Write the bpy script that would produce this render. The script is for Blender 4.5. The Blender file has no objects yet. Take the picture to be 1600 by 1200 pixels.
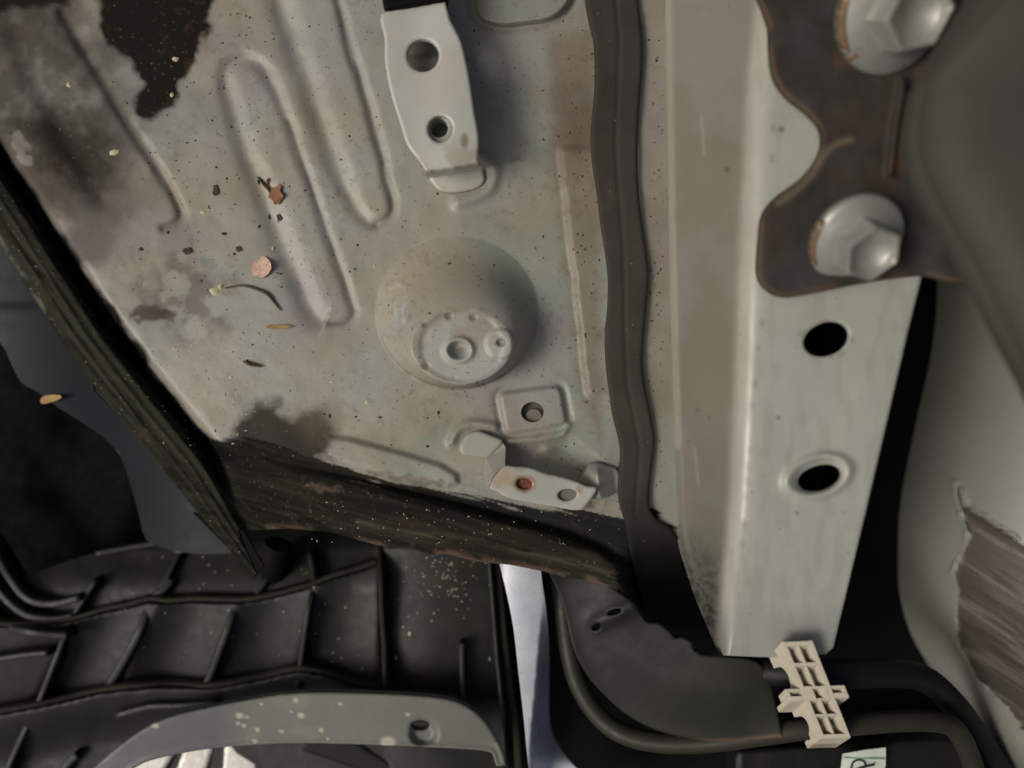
import bpy, math, random
import numpy as np
from mathutils import Vector, Matrix

C = bpy.context.scene
S = 0.0002            # metres per millimetre-like working unit (about 0.2 mm)
D = 1200.0            # camera distance in working units

# ---------------------------------------------------------------- camera, world, sun, exposure
cam_d = bpy.data.cameras.new("camera"); cam = bpy.data.objects.new("camera", cam_d)
C.collection.objects.link(cam); C.camera = cam
cam.location = (0, 0, D*S)
cam_d.sensor_width = 36; cam_d.lens = 27.0
cam_d.clip_start = 0.004; cam_d.clip_end = 60
cam_d.dof.use_dof = True; cam_d.dof.focus_distance = D*S*0.985; cam_d.dof.aperture_fstop = 3.6

SUN = Vector((-0.62, -0.17, 0.68)).normalized()
w = bpy.data.worlds.new("World"); C.world = w; w.use_nodes = True
nt = w.node_tree; nt.nodes.clear()
sky = nt.nodes.new('ShaderNodeTexSky'); sky.sky_type = 'NISHITA'; sky.sun_disc = False
sky.sun_elevation = math.asin(SUN.z); sky.sun_rotation = math.atan2(SUN.x, SUN.y)
sky.air_density = 0.7; sky.dust_density = 8.0; sky.ozone_density = 0.3
bg = nt.nodes.new('ShaderNodeBackground'); bg.inputs['Strength'].default_value = 0.07
wo = nt.nodes.new('ShaderNodeOutputWorld')
nt.links.new(sky.outputs[0], bg.inputs[0]); nt.links.new(bg.outputs[0], wo.inputs[0])
sl = bpy.data.lights.new("sun", 'SUN'); sl.energy = 1.5; sl.angle = math.radians(22); sl.color = (0.985, 1.0, 0.945)
so = bpy.data.objects.new("sun", sl); C.collection.objects.link(so)
so.rotation_euler = SUN.to_track_quat('Z', 'Y').to_euler(); so.location = SUN*2
C.view_settings.view_transform = 'Standard'; C.view_settings.look = 'None'
C.view_settings.exposure = -0.2; C.view_settings.gamma = 1.0
C.cycles.max_bounces = 6

# ---------------------------------------------------------------- numeric helpers
def P(x, y, z=0.0):
    k = (D-z)/D
    return ((x-800)*k*S, (600-y)*k*S, z*S)
def lin(r, g, b):
    f = lambda c: (c/255/12.92 if c/255 < 0.04045 else ((c/255+0.055)/1.055)**2.4)
    return (f(r), f(g), f(b))
def ss(a, b, x):
    t = np.clip((x-a)/(b-a), 0, 1); return t*t*(3-2*t)
def _h(ix, iy, s):
    n = (ix.astype(np.int64)*374761393 + iy.astype(np.int64)*668265263 + s*1442695041) & 0xffffffff
    n = ((n ^ (n >> 13))*1274126177) & 0xffffffff
    return ((n ^ (n >> 16)) & 0xffff)/65535.0
def vn(X, Y, s, seed=0):
    x = X/s; y = Y/s; ix = np.floor(x); iy = np.floor(y); fx = x-ix; fy = y-iy
    fx = fx*fx*(3-2*fx); fy = fy*fy*(3-2*fy)
    a = _h(ix, iy, seed); b = _h(ix+1, iy, seed); c = _h(ix, iy+1, seed); d = _h(ix+1, iy+1, seed)
    return (a*(1-fx)+b*fx)*(1-fy)+(c*(1-fx)+d*fx)*fy
def fbm(X, Y, s, seed=0, o=4):
    r = 0; a = 0.5; t = 0
    for k in range(o):
        r = r+a*vn(X+17.3*k, Y-9.1*k, s/2**k, seed+k*7); t += a; a *= 0.5
    return r/t
def pip(X, Y, poly):
    p = np.asarray(poly, float); ins = np.zeros(X.shape, bool); j = len(p)-1
    for i in range(len(p)):
        xi, yi = p[i]; xj, yj = p[j]
        if yi != yj:
            ins ^= ((yi > Y) != (yj > Y)) & (X < (xj-xi)*(Y-yi)/(yj-yi)+xi)
        j = i
    return ins
def near(X, Y, pts, closed=False):
    """distance to polyline, nearest point, and parameter 0..1 along it, signed side"""
    p = np.asarray(pts, float)
    if closed: p = np.vstack([p, p[:1]])
    seg = np.hypot(*(p[1:]-p[:-1]).T); cum = np.concatenate([[0], np.cumsum(seg)])
    best = np.full(X.shape, 1e18); nx = np.zeros(X.shape); ny = np.zeros(X.shape); tt = np.zeros(X.shape); sd = np.zeros(X.shape)
    for i in range(len(p)-1):
        ax, ay = p[i]; bx, by = p[i+1]; dx, dy = bx-ax, by-ay; L = dx*dx+dy*dy
        if L < 1e-12: continue
        t = np.clip(((X-ax)*dx+(Y-ay)*dy)/L, 0, 1); qx = ax+t*dx; qy = ay+t*dy
        d = (X-qx)**2+(Y-qy)**2; m = d < best
        best = np.where(m, d, best); nx = np.where(m, qx, nx); ny = np.where(m, qy, ny)
        tt = np.where(m, (cum[i]+t*seg[i])/cum[-1], tt); sd = np.where(m, dx*(Y-ay)-dy*(X-ax), sd)
    return np.sqrt(best), nx, ny, tt, np.sign(sd)
def sdp(X, Y, poly):
    d = near(X, Y, poly, True)[0]; return np.where(pip(X, Y, poly), -d, d)
def smooth(pts, n=6, closed=False):
    p = [np.array(q, float) for q in pts]; out = []; N = len(p)
    rng = range(N) if closed else range(N-1)
    for i in rng:
        if closed: a, b, c, d = p[(i-1) % N], p[i], p[(i+1) % N], p[(i+2) % N]
        else: a, b, c, d = p[max(i-1, 0)], p[i], p[i+1], p[min(i+2, N-1)]
        for k in range(n):
            t = k/n
            out.append(0.5*((2*b)+(-a+c)*t+(2*a-5*b+4*c-d)*t*t+(-a+3*b-3*c+d)*t**3))
    if not closed: out.append(p[-1])
    return [tuple(q) for q in out]
def ell(cx, cy, a, b, rot=0, n=40):
    r = math.radians(rot)
    return [(cx+a*math.cos(t)*math.cos(r)-b*math.sin(t)*math.sin(r), cy+a*math.cos(t)*math.sin(r)+b*math.sin(t)*math.cos(r))
            for t in [2*math.pi*i/n for i in range(n)]]
def rpoly(pts, r, n=5):
    """round the corners of a polygon"""
    out = []; N = len(pts)
    for i in range(N):
        a = np.array(pts[i-1], float); b = np.array(pts[i], float); c = np.array(pts[(i+1) % N], float)
        u = a-b; v = c-b; lu = np.hypot(*u); lv = np.hypot(*v); q = min(r, lu*0.45, lv*0.45)
        s = b+u/lu*q; e = b+v/lv*q
        for k in range(n+1):
            t = k/n; out.append(tuple((1-t)**2*s+2*t*(1-t)*b+t*t*e))
    return out

# ---------------------------------------------------------------- materials
MATS = {}
def mat(name, col=None, rough=0.5, metal=0.0, var=0.12, vs=40, fine=0.08, fs=4, bump=0.1, bs=3, spec=0.5,
        speck=None, speck_s=7, speck_t=0.72, coat=0.0, rvar=0.1, matt=False):
    """procedural material; scales are in working units.  col None = the surface's own painted colour attribute"""
    if name in MATS: return MATS[name]
    m = bpy.data.materials.new(name); m.use_nodes = True; n = m.node_tree.nodes; l = m.node_tree.links; n.clear()
    out = n.new('ShaderNodeOutputMaterial'); b = n.new('ShaderNodeBsdfPrincipled'); l.new(b.outputs[0], out.inputs[0])
    tc = n.new('ShaderNodeTexCoord')
    def noise(sc, det=4, rgh=0.55):
        t = n.new('ShaderNodeTexNoise'); t.inputs['Scale'].default_value = 1/(sc*S); t.inputs['Detail'].default_value = det
        t.inputs['Roughness'].default_value = rgh; l.new(tc.outputs['Object'], t.inputs['Vector']); return t.outputs['Fac']
    def mul(a, lo, hi):
        r = n.new('ShaderNodeMapRange'); r.inputs['From Min'].default_value = 0.25; r.inputs['From Max'].default_value = 0.75
        r.inputs['To Min'].default_value = lo; r.inputs['To Max'].default_value = hi; l.new(a, r.inputs['Value']); return r.outputs[0]
    def scale(c, f):
        v = n.new('ShaderNodeVectorMath'); v.operation = 'SCALE'; l.new(c, v.inputs[0]); l.new(f, v.inputs['Scale']); return v.outputs[0]
    if col is None:
        a = n.new('ShaderNodeAttribute'); a.attribute_name = 'paint'; c = a.outputs['Color']
    else:
        a = n.new('ShaderNodeRGB'); a.outputs[0].default_value = (*lin(*col), 1); c = a.outputs[0]
    n1 = noise(vs, 5); c = scale(c, mul(n1, 1-var, 1+var))
    n2 = noise(fs, 3, 0.7); c = scale(c, mul(n2, 1-fine, 1+fine))
    if speck:
        sp = noise(speck_s, 2, 0.6); r = n.new('ShaderNodeMapRange'); r.inputs['From Min'].default_value = speck_t
        r.inputs['From Max'].default_value = speck_t+0.04; l.new(sp, r.inputs['Value'])
        mx = n.new('ShaderNodeMix'); mx.data_type = 'RGBA'; l.new(r.outputs[0], mx.inputs['Factor'])
        l.new(c, mx.inputs['A']); mx.inputs['B'].default_value = (*lin(*speck), 1); c = mx.outputs['Result']
    l.new(c, b.inputs['Base Color'])
    b.inputs['Metallic'].default_value = metal; b.inputs['Specular IOR Level'].default_value = spec
    l.new(mul(noise(vs*0.4, 4), rough-rvar, rough+rvar), b.inputs['Roughness'])
    b.inputs['Coat Weight'].default_value = coat; b.inputs['Coat Roughness'].default_value = 0.25
    if matt:        # grime and sealer have no gloss, bare paint has
        bw = n.new('ShaderNodeRGBToBW'); l.new(c, bw.inputs[0])
        for sock, lo, hi in (('Roughness', 0.85, rough), ('Specular IOR Level', 0.12, spec)):
            q = n.new('ShaderNodeMapRange'); q.inputs['From Min'].default_value = 0.03; q.inputs['From Max'].default_value = 0.2
            q.inputs['To Min'].default_value = lo; q.inputs['To Max'].default_value = hi; l.new(bw.outputs[0], q.inputs['Value'])
            l.new(q.outputs[0], b.inputs[sock])
    if bump:
        bp = n.new('ShaderNodeBump'); bp.inputs['Strength'].default_value = bump; bp.inputs['Distance'].default_value = bs*S*0.5
        l.new(noise(bs, 3, 0.6), bp.inputs['Height']); l.new(bp.outputs[0], b.inputs['Normal'])
    MATS[name] = m; return m

# ---------------------------------------------------------------- object helpers
def empty(name, loc, label=None, cat=None, group=None, kind=None):
    o = bpy.data.objects.new(name, None); C.collection.objects.link(o); o.location = loc
    o.empty_display_size = 0.005
    tag(o, label, cat, group, kind); return o
def tag(o, label=None, cat=None, group=None, kind=None):
    if label: o['label'] = label
    if cat: o['category'] = cat
    if group: o['group'] = group
    if kind: o['kind'] = kind
    return o
def mk(name, V, F, m, parent=None, smoothf=None, cols=None, mi=None):
    """link one mesh object; V world-space (metres); its origin goes to the base of its own bounds"""
    V = np.asarray(V, float); o0 = (V.min(0)+V.max(0))/2; o0[2] = V[:, 2].min()
    me = bpy.data.meshes.new(name); me.from_pydata((V-o0).tolist(), [], [tuple(int(i) for i in f) for f in F]); 
    for q in (m if isinstance(m, (list, tuple)) else [m]): me.materials.append(q)
    if mi is not None: me.polygons.foreach_set('material_index', np.asarray(mi, np.int32))
    if smoothf is None: smoothf = np.ones(len(F), bool)
    me.polygons.foreach_set('use_smooth', np.asarray(smoothf, bool))
    if cols is not None:
        at = me.attributes.new('paint', 'FLOAT_COLOR', 'POINT')
        at.data.foreach_set('color', np.hstack([cols, np.ones((len(cols), 1))]).astype(np.float32).ravel())
    me.update()
    o = bpy.data.objects.new(name, me); C.collection.objects.link(o)
    if parent:
        o.parent = parent; pw = Vector((0, 0, 0)); q = parent
        while q: pw += q.location; q = q.parent
        o.location = Vector(o0)-pw
    else: o.location = Vector(o0)
    return o
def const(c): return lambda X, Y: np.tile(np.array(lin(*c)), (len(X), 1))

def sheet(name, poly, z, m, parent=None, step=4, holes=(), thick=6, rnd=0, col=None, hole_thick=None, flare=0, back=True):
    """a formed sheet: outline poly, height z(X,Y), real thickness with its own edge faces"""
    poly = np.asarray(poly, float); x0, y0 = poly.min(0)-step; x1, y1 = poly.max(0)+step
    gx = np.arange(x0, x1+step, step); gy = np.arange(y0, y1+step, step)
    X, Y = np.meshgrid(gx, gy); ny, nx = X.shape
    ins = pip(X, Y, poly)
    for h in holes: ins &= ~pip(X, Y, h)
    idx = np.arange(nx*ny).reshape(ny, nx)
    q = np.stack([idx[:-1, :-1], idx[1:, :-1], idx[1:, 1:], idx[:-1, 1:]], -1).reshape(-1, 4)
    I = ins.ravel(); q = q[I[q].sum(1) >= 1]
    X = X.ravel().copy(); Y = Y.ravel().copy()
    used = np.unique(q); out = used[~I[used]]
    if len(out):
        bd = near(X[out], Y[out], poly, True); bx, by, bb = bd[1].copy(), bd[2].copy(), bd[0].copy()
        for h in holes:
            d = near(X[out], Y[out], h, True); mm = d[0] < bb
            bx = np.where(mm, d[1], bx); by = np.where(mm, d[2], by); bb = np.where(mm, d[0], bb)
        X[out] = bx; Y[out] = by
    re = np.full(nx*ny, -1); re[used] = np.arange(len(used)); q = re[q]; X = X[used]; Y = Y[used]
    zf = (lambda a, b: np.full(len(a), float(z))) if not callable(z) else z
    Z = zf(X, Y)
    if rnd:
        d = near(X, Y, poly, True)[0]
        for h in holes: d = np.minimum(d, near(X, Y, h, True)[0])
        t = np.clip(1-d/rnd, 0, 1); Z = Z-rnd*(1-np.sqrt(1-t*t*0.98))
    def w3(X, Y, Z):
        k = (D-Z)/D; return np.stack([(X-800)*k*S, (600-Y)*k*S, Z*S], -1)
    V = w3(X, Y, Z); n = len(V)
    # boundary edges
    e = np.vstack([q[:, [0, 1]], q[:, [1, 2]], q[:, [2, 3]], q[:, [3, 0]]])
    key = set(); cnt = {}
    es = np.sort(e, 1); u, c = np.unique(es[:, 0].astype(np.int64)*n+es[:, 1], return_counts=True)
    bnd = u[c == 1]; code = es[:, 0].astype(np.int64)*n+es[:, 1]; be = e[np.isin(code, bnd)]
    be = be[be[:, 0] != be[:, 1]]
    # rim
    bv = np.unique(be); rm = np.full(n, -1); rm[bv] = np.arange(len(bv)); nb = len(bv)
    th = np.full(nb, float(thick))
    if hole_thick is not None and len(holes):
        dh = np.full(nb, 1e9)
        for h in holes: dh = np.minimum(dh, near(X[bv], Y[bv], h, True)[0])
        th = np.where(dh < 0.5, hole_thick, th)
    top = V[bv]; bot = top.copy(); bot[:, 2] -= th*S
    VV = [V, top, bot]; F = q.tolist(); sm = [True]*len(F)
    rim = [[n+rm[b], n+rm[a], n+nb+rm[a], n+nb+rm[b]] for a, b in be]
    F += rim; sm += [True]*len(rim)
    if back:
        Vb = V.copy(); Vb[:, 2] -= (thick if hole_thick is None else min(thick, hole_thick))*S; VV.append(Vb); o = n+2*nb
        F += (q[:, ::-1]+o).tolist(); sm += [True]*len(q)
    V = np.vstack(VV); cols = None
    if col is not None:
        c = col(X, Y); cols = np.vstack([c, c[bv], c[bv]]+([c] if back else []))
    # drop degenerate faces
    F2 = []; s2 = []
    for f, s_ in zip(F, sm):
        g = list(dict.fromkeys(f))
        if len(g) >= 3: F2.append(g); s2.append(s_)
    return mk(name, V, F2, m, parent, s2, cols)

def ribbon(name, pts, wd, h, m, parent=None, col=None, n=4, rnd=True, taper=False):
    """upright rib: pts (x,y,z) top centre line, wd wide, h deep"""
    p = smooth(pts, n) if n else pts
    V = []; prof = [(-.5, 1), (-.5, .0), (-.3, -.0), (0, 0), (.3, 0), (.5, .0), (.5, 1)]
    dz = [1, .12 if rnd else 0, .03 if rnd else 0, 0, .03 if rnd else 0, .12 if rnd else 0, 1]
    N = len(p)
    for i in range(N):
        a = p[max(i-1, 0)]; b = p[min(i+1, N-1)]; tx, ty = b[0]-a[0], b[1]-a[1]; L = math.hypot(tx, ty) or 1
        nx_, ny_ = -ty/L, tx/L; ww = wd*(0.35+0.65*min(1, 4*min(i, N-1-i)/N)) if taper else wd
        for (u, _), d in zip(prof, dz):
            dd = d*h if d == 1 else d*wd
            k = (D-p[i][2])/D
            V.append((((p[i][0]-800)*k+u*ww*nx_)*S, ((600-p[i][1])*k-u*ww*ny_)*S, (p[i][2]-dd)*S))
    F = []; K = len(prof)
    for i in range(N-1):
        for j in range(K-1): F.append((i*K+j, i*K+j+1, (i+1)*K+j+1, (i+1)*K+j))
        F.append((i*K+K-1, i*K, (i+1)*K, (i+1)*K+K-1))
    F.append(tuple(range(K))[::-1]); F.append(tuple((N-1)*K+j for j in range(K)))
    return mk(name, V, F, m, parent, [True]*(len(F)-2)+[False]*2)
def tube(name, pts, r, m, parent=None, n=8, K=20, flat=1.0):
    p = [Vector(P(*q)) for q in (smooth(pts, n) if n else pts)]; V = []; F = []; N = len(p)
    up = Vector((0, 0, 1))
    for i in range(N):
        t = (p[min(i+1, N-1)]-p[max(i-1, 0)]).normalized(); s = t.cross(up).normalized(); u = s.cross(t).normalized()
        rr = (r(i/(N-1)) if callable(r) else r)*S
        for k in range(K):
            a = 2*math.pi*k/K; V.append(p[i]+s*math.cos(a)*rr+u*math.sin(a)*rr*flat)
    for i in range(N-1):
        for k in range(K): F.append((i*K+k, i*K+(k+1) % K, (i+1)*K+(k+1) % K, (i+1)*K+k))
    F.append(tuple(range(K))); F.append(tuple((N-1)*K+k for k in range(K))[::-1])
    return mk(name, [tuple(v) for v in V], F, m, parent, [True]*(len(F)-2)+[False]*2)
def prism(name, loops, m, parent=None, cap0=True, cap1=True, sm=False):
    """loops: list of equally long closed 3-D point loops"""
    K = len(loops[0]); V = [tuple(v) for L in loops for v in L]; F = []
    for i in range(len(loops)-1):
        for k in range(K): F.append((i*K+k, i*K+(k+1) % K, (i+1)*K+(k+1) % K, (i+1)*K+k))
    if cap0: F.append(tuple(range(K))[::-1])
    if cap1: F.append(tuple((len(loops)-1)*K+k for k in range(K)))
    return mk(name, V, F, m, parent, [sm]*len(F))

# ================================================================ surfaces used
M_paint = mat('grey_primer_paint', None, rough=0.42, var=0.07, vs=90, fine=0.1, fs=3.0, bump=0.2, bs=2.6, spec=0.42, matt=True, speck=(100, 88, 74), speck_s=6, speck_t=0.67)
M_rail = mat('rail_paint', None, rough=0.34, speck=(104, 100, 88), speck_s=10, speck_t=0.73, var=0.07, vs=120, fine=0.07, fs=3, bump=0.08, bs=3, spec=0.5)
M_foam = mat('foam_tape', None, rough=0.85, var=0.15, vs=60, fine=0.16, fs=2.2, bump=0.35, bs=2.2, spec=0.25, speck=(150, 145, 130), speck_s=6, speck_t=0.74)
M_black = mat('black_plastic', (24, 24, 23), rough=0.55, var=0.25, vs=45, fine=0.15, fs=5, bump=0.12, bs=4, spec=0.3, rvar=0.12)
M_blackd = mat('dull_black_plastic', (10, 10, 10), rough=0.7, var=0.3, vs=50, fine=0.1, fs=4, bump=0.1, bs=4, spec=0.15)
M_dusty = mat('dusty_black_plastic', (38, 36, 28), rough=0.8, var=0.3, vs=14, fine=0.3, fs=3, bump=0.25, bs=3, spec=0.3)

# ================================================================ ground far below
tag(mk('ground', [(-3, -3, -0.5), (3, -3, -0.5), (3, 3, -0.5), (-3, 3, -0.5)], [(0, 1, 2, 3)],
       mat('asphalt', (52, 51, 49), rough=0.9, vs=200, bump=0.3, bs=20)), 'dark ground far below the gaps', None, None, 'structure')

# ================================================================ body panel
E = [(-90, 240), (-60, 290), (0, 383), (50, 462), (100, 540), (150, 606), (200, 670), (250, 730), (300, 790), (350, 848), (395, 905)]   # free edge of left flange
T = [(400, 896), (378, 845), (372, 828), (400, 828), (450, 826), (485, 828), (520, 832), (550, 842), (580, 849), (610, 857), (640, 857), (670, 866), (700, 866),
     (740, 877), (800, 883), (850, 893), (880, 901), (915, 907), (940, 915), (970, 924), (991, 940)]
CR = [(430, 720), (560, 748), (640, 768), (720, 786), (800, 806), (880, 828), (940, 852), (990, 890), (1010, 950)]                 # crease above the lower flange
capA = [(340, 130), (342, 108), (358, 92), (382, 84), (408, 92), (428, 112), (446, 150), (498, 310), (552, 470), (556, 492), (545, 505), (520, 508), (498, 500), (480, 480), (440, 380), (388, 250)]
capB = [(428, -80), (425, 0), (445, 60), (482, 180), (530, 310), (545, 345), (565, 360), (590, 358), (610, 345), (612, 322), (590, 225), (540, 70), (512, -20), (500, -80)]
capC = [(60, -40), (40, 60), (90, 200), (160, 320), (200, 350), (245, 362), (278, 350), (284, 325), (262, 280), (200, 175), (150, 90), (120, 0)]
CHAN = [([(500, 500), (478, 465), (420, 330), (372, 195), (353, 128), (361, 102), (385, 93), (410, 104), (431, 140), (450, 192), (500, 335), (546, 465), (552, 490), (540, 503), (515, 506)], 8.5, (17, 18, 17, 13, 10, 9, 8, 7)),
        ([(425, -80), (438, 0), (462, 75), (502, 190), (542, 300), (562, 335), (582, 350)], 9.5, (19, 19, 19, 17, 9)),
        ([(512, -80), (527, 0), (560, 115), (592, 225), (612, 312), (608, 338), (590, 350)], 7, (8, 8, 8, 7)),
        ([(100, 20), (150, 108), (200, 190), (250, 268), (280, 325), (279, 345), (258, 356)], 8, (12, 9, 8, 7)),
        ([(30, 60), (70, 150), (120, 240), (160, 310)], 9, (22, 22, 18))]
capD = [(500, 690), (512, 679), (545, 683), (620, 703), (690, 724), (716, 740), (718, 756), (700, 764), (640, 758), (560, 738), (508, 716)]
pad = rpoly([(777, 614), (876, 601), (888, 664), (790, 681)], 14)
recR = rpoly([(868, 228), (1000, 220), (1000, 640), (912, 622), (893, 440)], 16)
basin = rpoly([(786, 690), (890, 676), (960, 735), (935, 800), (800, 770)], 18)
dishT = rpoly([(742, -80), (900, -80), (893, 8), (862, 34), (780, 44), (740, 30)], 20)

def zpanel(X, Y):
    sh = X.shape; X = X.ravel(); Y = Y.ravel()
    Z = np.zeros(X.shape)
    wx = X+6*(fbm(X, Y, 40, 3)-0.5); wy = Y+6*(fbm(X, Y, 40, 9)-0.5)
    for path, dep, wds in CHAN:
        p_ = smooth([q[:2] for q in path], 5); dd, _, _, tt, sg = near(wx, wy, p_)
        ww = np.interp(tt, np.linspace(0, 1, len(wds)), wds); endf = ss(0, .03, tt)*(1-ss(.965, 1, tt))
        Z -= dep*np.interp(tt, np.linspace(0, 1, len(wds)), np.array(wds)/max(wds))**.8*np.exp(-np.abs(dd/ww)**2.0)
    d = sdp(X, Y, capD); Z += 9*(1-ss(-9, 3, d))
    # dome with flat offset disc
    a0, b0 = 127.0, 119.0; cx, cy = 714.0, 488.0; fx, fy, fr = 721.0, 541.0, 78.0
    t = np.zeros(X.shape); lo = np.zeros(X.shape); hi = np.ones(X.shape)
    for _ in range(14):       # level set between base ellipse (0) and disc (1)
        mid = (lo+hi)/2; mx = cx+(fx-cx)*mid; my = cy+(fy-cy)*mid; ra = a0+(fr-a0)*mid; rb = b0+(fr*0.76-b0)*mid
        inside = ((X-mx)/ra)**2+((Y-my)/rb)**2 < 1; lo = np.where(inside, mid, lo); hi = np.where(inside, hi, mid)
    tl = np.clip(lo, 0, 1)
    Z += 74*(tl-0.06*np.sin(2*math.pi*tl))*(lo > 0)
    r = np.hypot(X-fx, (Y-fy)/0.86)
    Z -= 2.5*(1-ss(60, 70, r))*(lo > 0.95)
    r = np.hypot((X-717)/20, (Y-547)/17); Z += 7*np.exp(-((r-1)/0.25)**2)-9*(1-ss(0.55, 0.9, r))
    r = np.hypot((X-783)/25, (Y-537)/24); Z += 5*(1-ss(0.85, 1.05, r))
    for (hx, hy, hr, hd) in ((783, 535, 8, 5), (665, 573, 8, 2), (701, 494, 7, 2), (739, 496, 7, 2), (664, 508, 6, 1), (711, 590, 5, 1)):
        Z -= hd*(1-ss(0.5, 1.1, np.hypot(X-hx, (Y-hy)/0.85)/hr))
    # nut pad
    d = sdp(X, Y, pad); Z += 6*(1-ss(-6, 2, d)) - 3.0*np.exp(-((d-5)/5)**2)*ss(0, 40, 700-Y-(X-780)*0.1)
    lp = near(X, Y, smooth([(796, 690), (850, 686), (876, 680), (888, 664)], 5)); Z += 6*np.exp(-(lp[0]/5.5)**2)
    Z -= 16*(1-ss(-26, 4, sdp(X, Y, basin)))
    Z += 8*np.exp(-(((X-855)/14)**2+((Y-704)/9)**2))
    # strip recess on the right, sunken patch at the top
    d = sdp(wx, wy, recR); Z += 7*(1-ss(-12, 3, d))
    d = sdp(X, Y, dishT); Z += 14*(1-ss(-7, 1, d))-3*np.exp(-((d-4)/5)**2)
    # beads round the bracket feet
    for pl, hh, ww in ((smooth([(741, 238), (768, 256), (772, 280), (756, 302), (716, 316)], 6), 9, 10),
                       (smooth([(706, 690), (716, 672), (738, 662), (772, 666)], 6), 8, 7)):
        Z += hh*np.exp(-(near(X, Y, pl)[0]/ww)**2)
    # left flange
    d, nx_, ny_, t, s_ = near(X, Y, E); 
    g = ss(0, 8, d)*(1-ss(76, 98, d+8*(fbm(X, Y, 30, 5)-0.5)))
    wdt = 1-0.55*ss(0.72, 1.0, t)
    dn = d/wdt
    Z += 12*(1-ss(54, 68, dn))*(1-ss(600, 700, X*0+Y*0+Y)*0.0) - 34*np.exp(-((dn-77)/11)**2)*(1-ss(700, 790, Y))
    Z += 3.0*np.exp(-((dn-38)/4)**2)+2.0*np.exp(-((dn-22)/3)**2)
    Z += 3*(fbm(X*0.55+Y*0.83, X*0.83-Y*0.55, 26, 31)-0.5)*(1-ss(50, 60, dn))
    # lower flange: crease, rounded bead, streaky lips
    dc, _, _, tc, sc = near(X, Y, CR); below = np.where(sc > 0, 1.0, 0.0)
    along = X*0.965+Y*0.26; across = -X*0.26+Y*0.965
    m = ss(380, 520, X)
    Z -= 13*np.exp(-(dc/8)**2)*ss(520, 690, X)
    Z += below*m*(16*np.sin(np.clip(dc/44, 0, 1)*math.pi)**0.8 - 6*ss(40, 80, dc))
    dT = near(X, Y, T)[0]; low = (sc > 0)*1.0
    st = vn(along, across, 1, 1)*0
    st = fbm(along/16, across, 8, 51, 4)-0.5
    Z += low*m*st*6*(1-ss(50, 75, dT)) + 3.4*(fbm(along/18, across, 5, 77, 3)-0.5)*(1-ss(100, 130, dT))*m
    Z -= 10*(1-ss(0, 12, dT))*m
    # lower right corner turns down
    Z -= np.maximum(0, np.hypot(np.maximum(X-965, 0), np.maximum(Y-850, 0))*ss(960, 1000, X)*ss(835, 880, Y))*1.1
    Z += 1.6*(fbm(X, Y, 120, 61)-0.5)*4+0.8*(fbm(X, Y, 22, 62)-0.5)
    return Z.reshape(sh)

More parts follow.
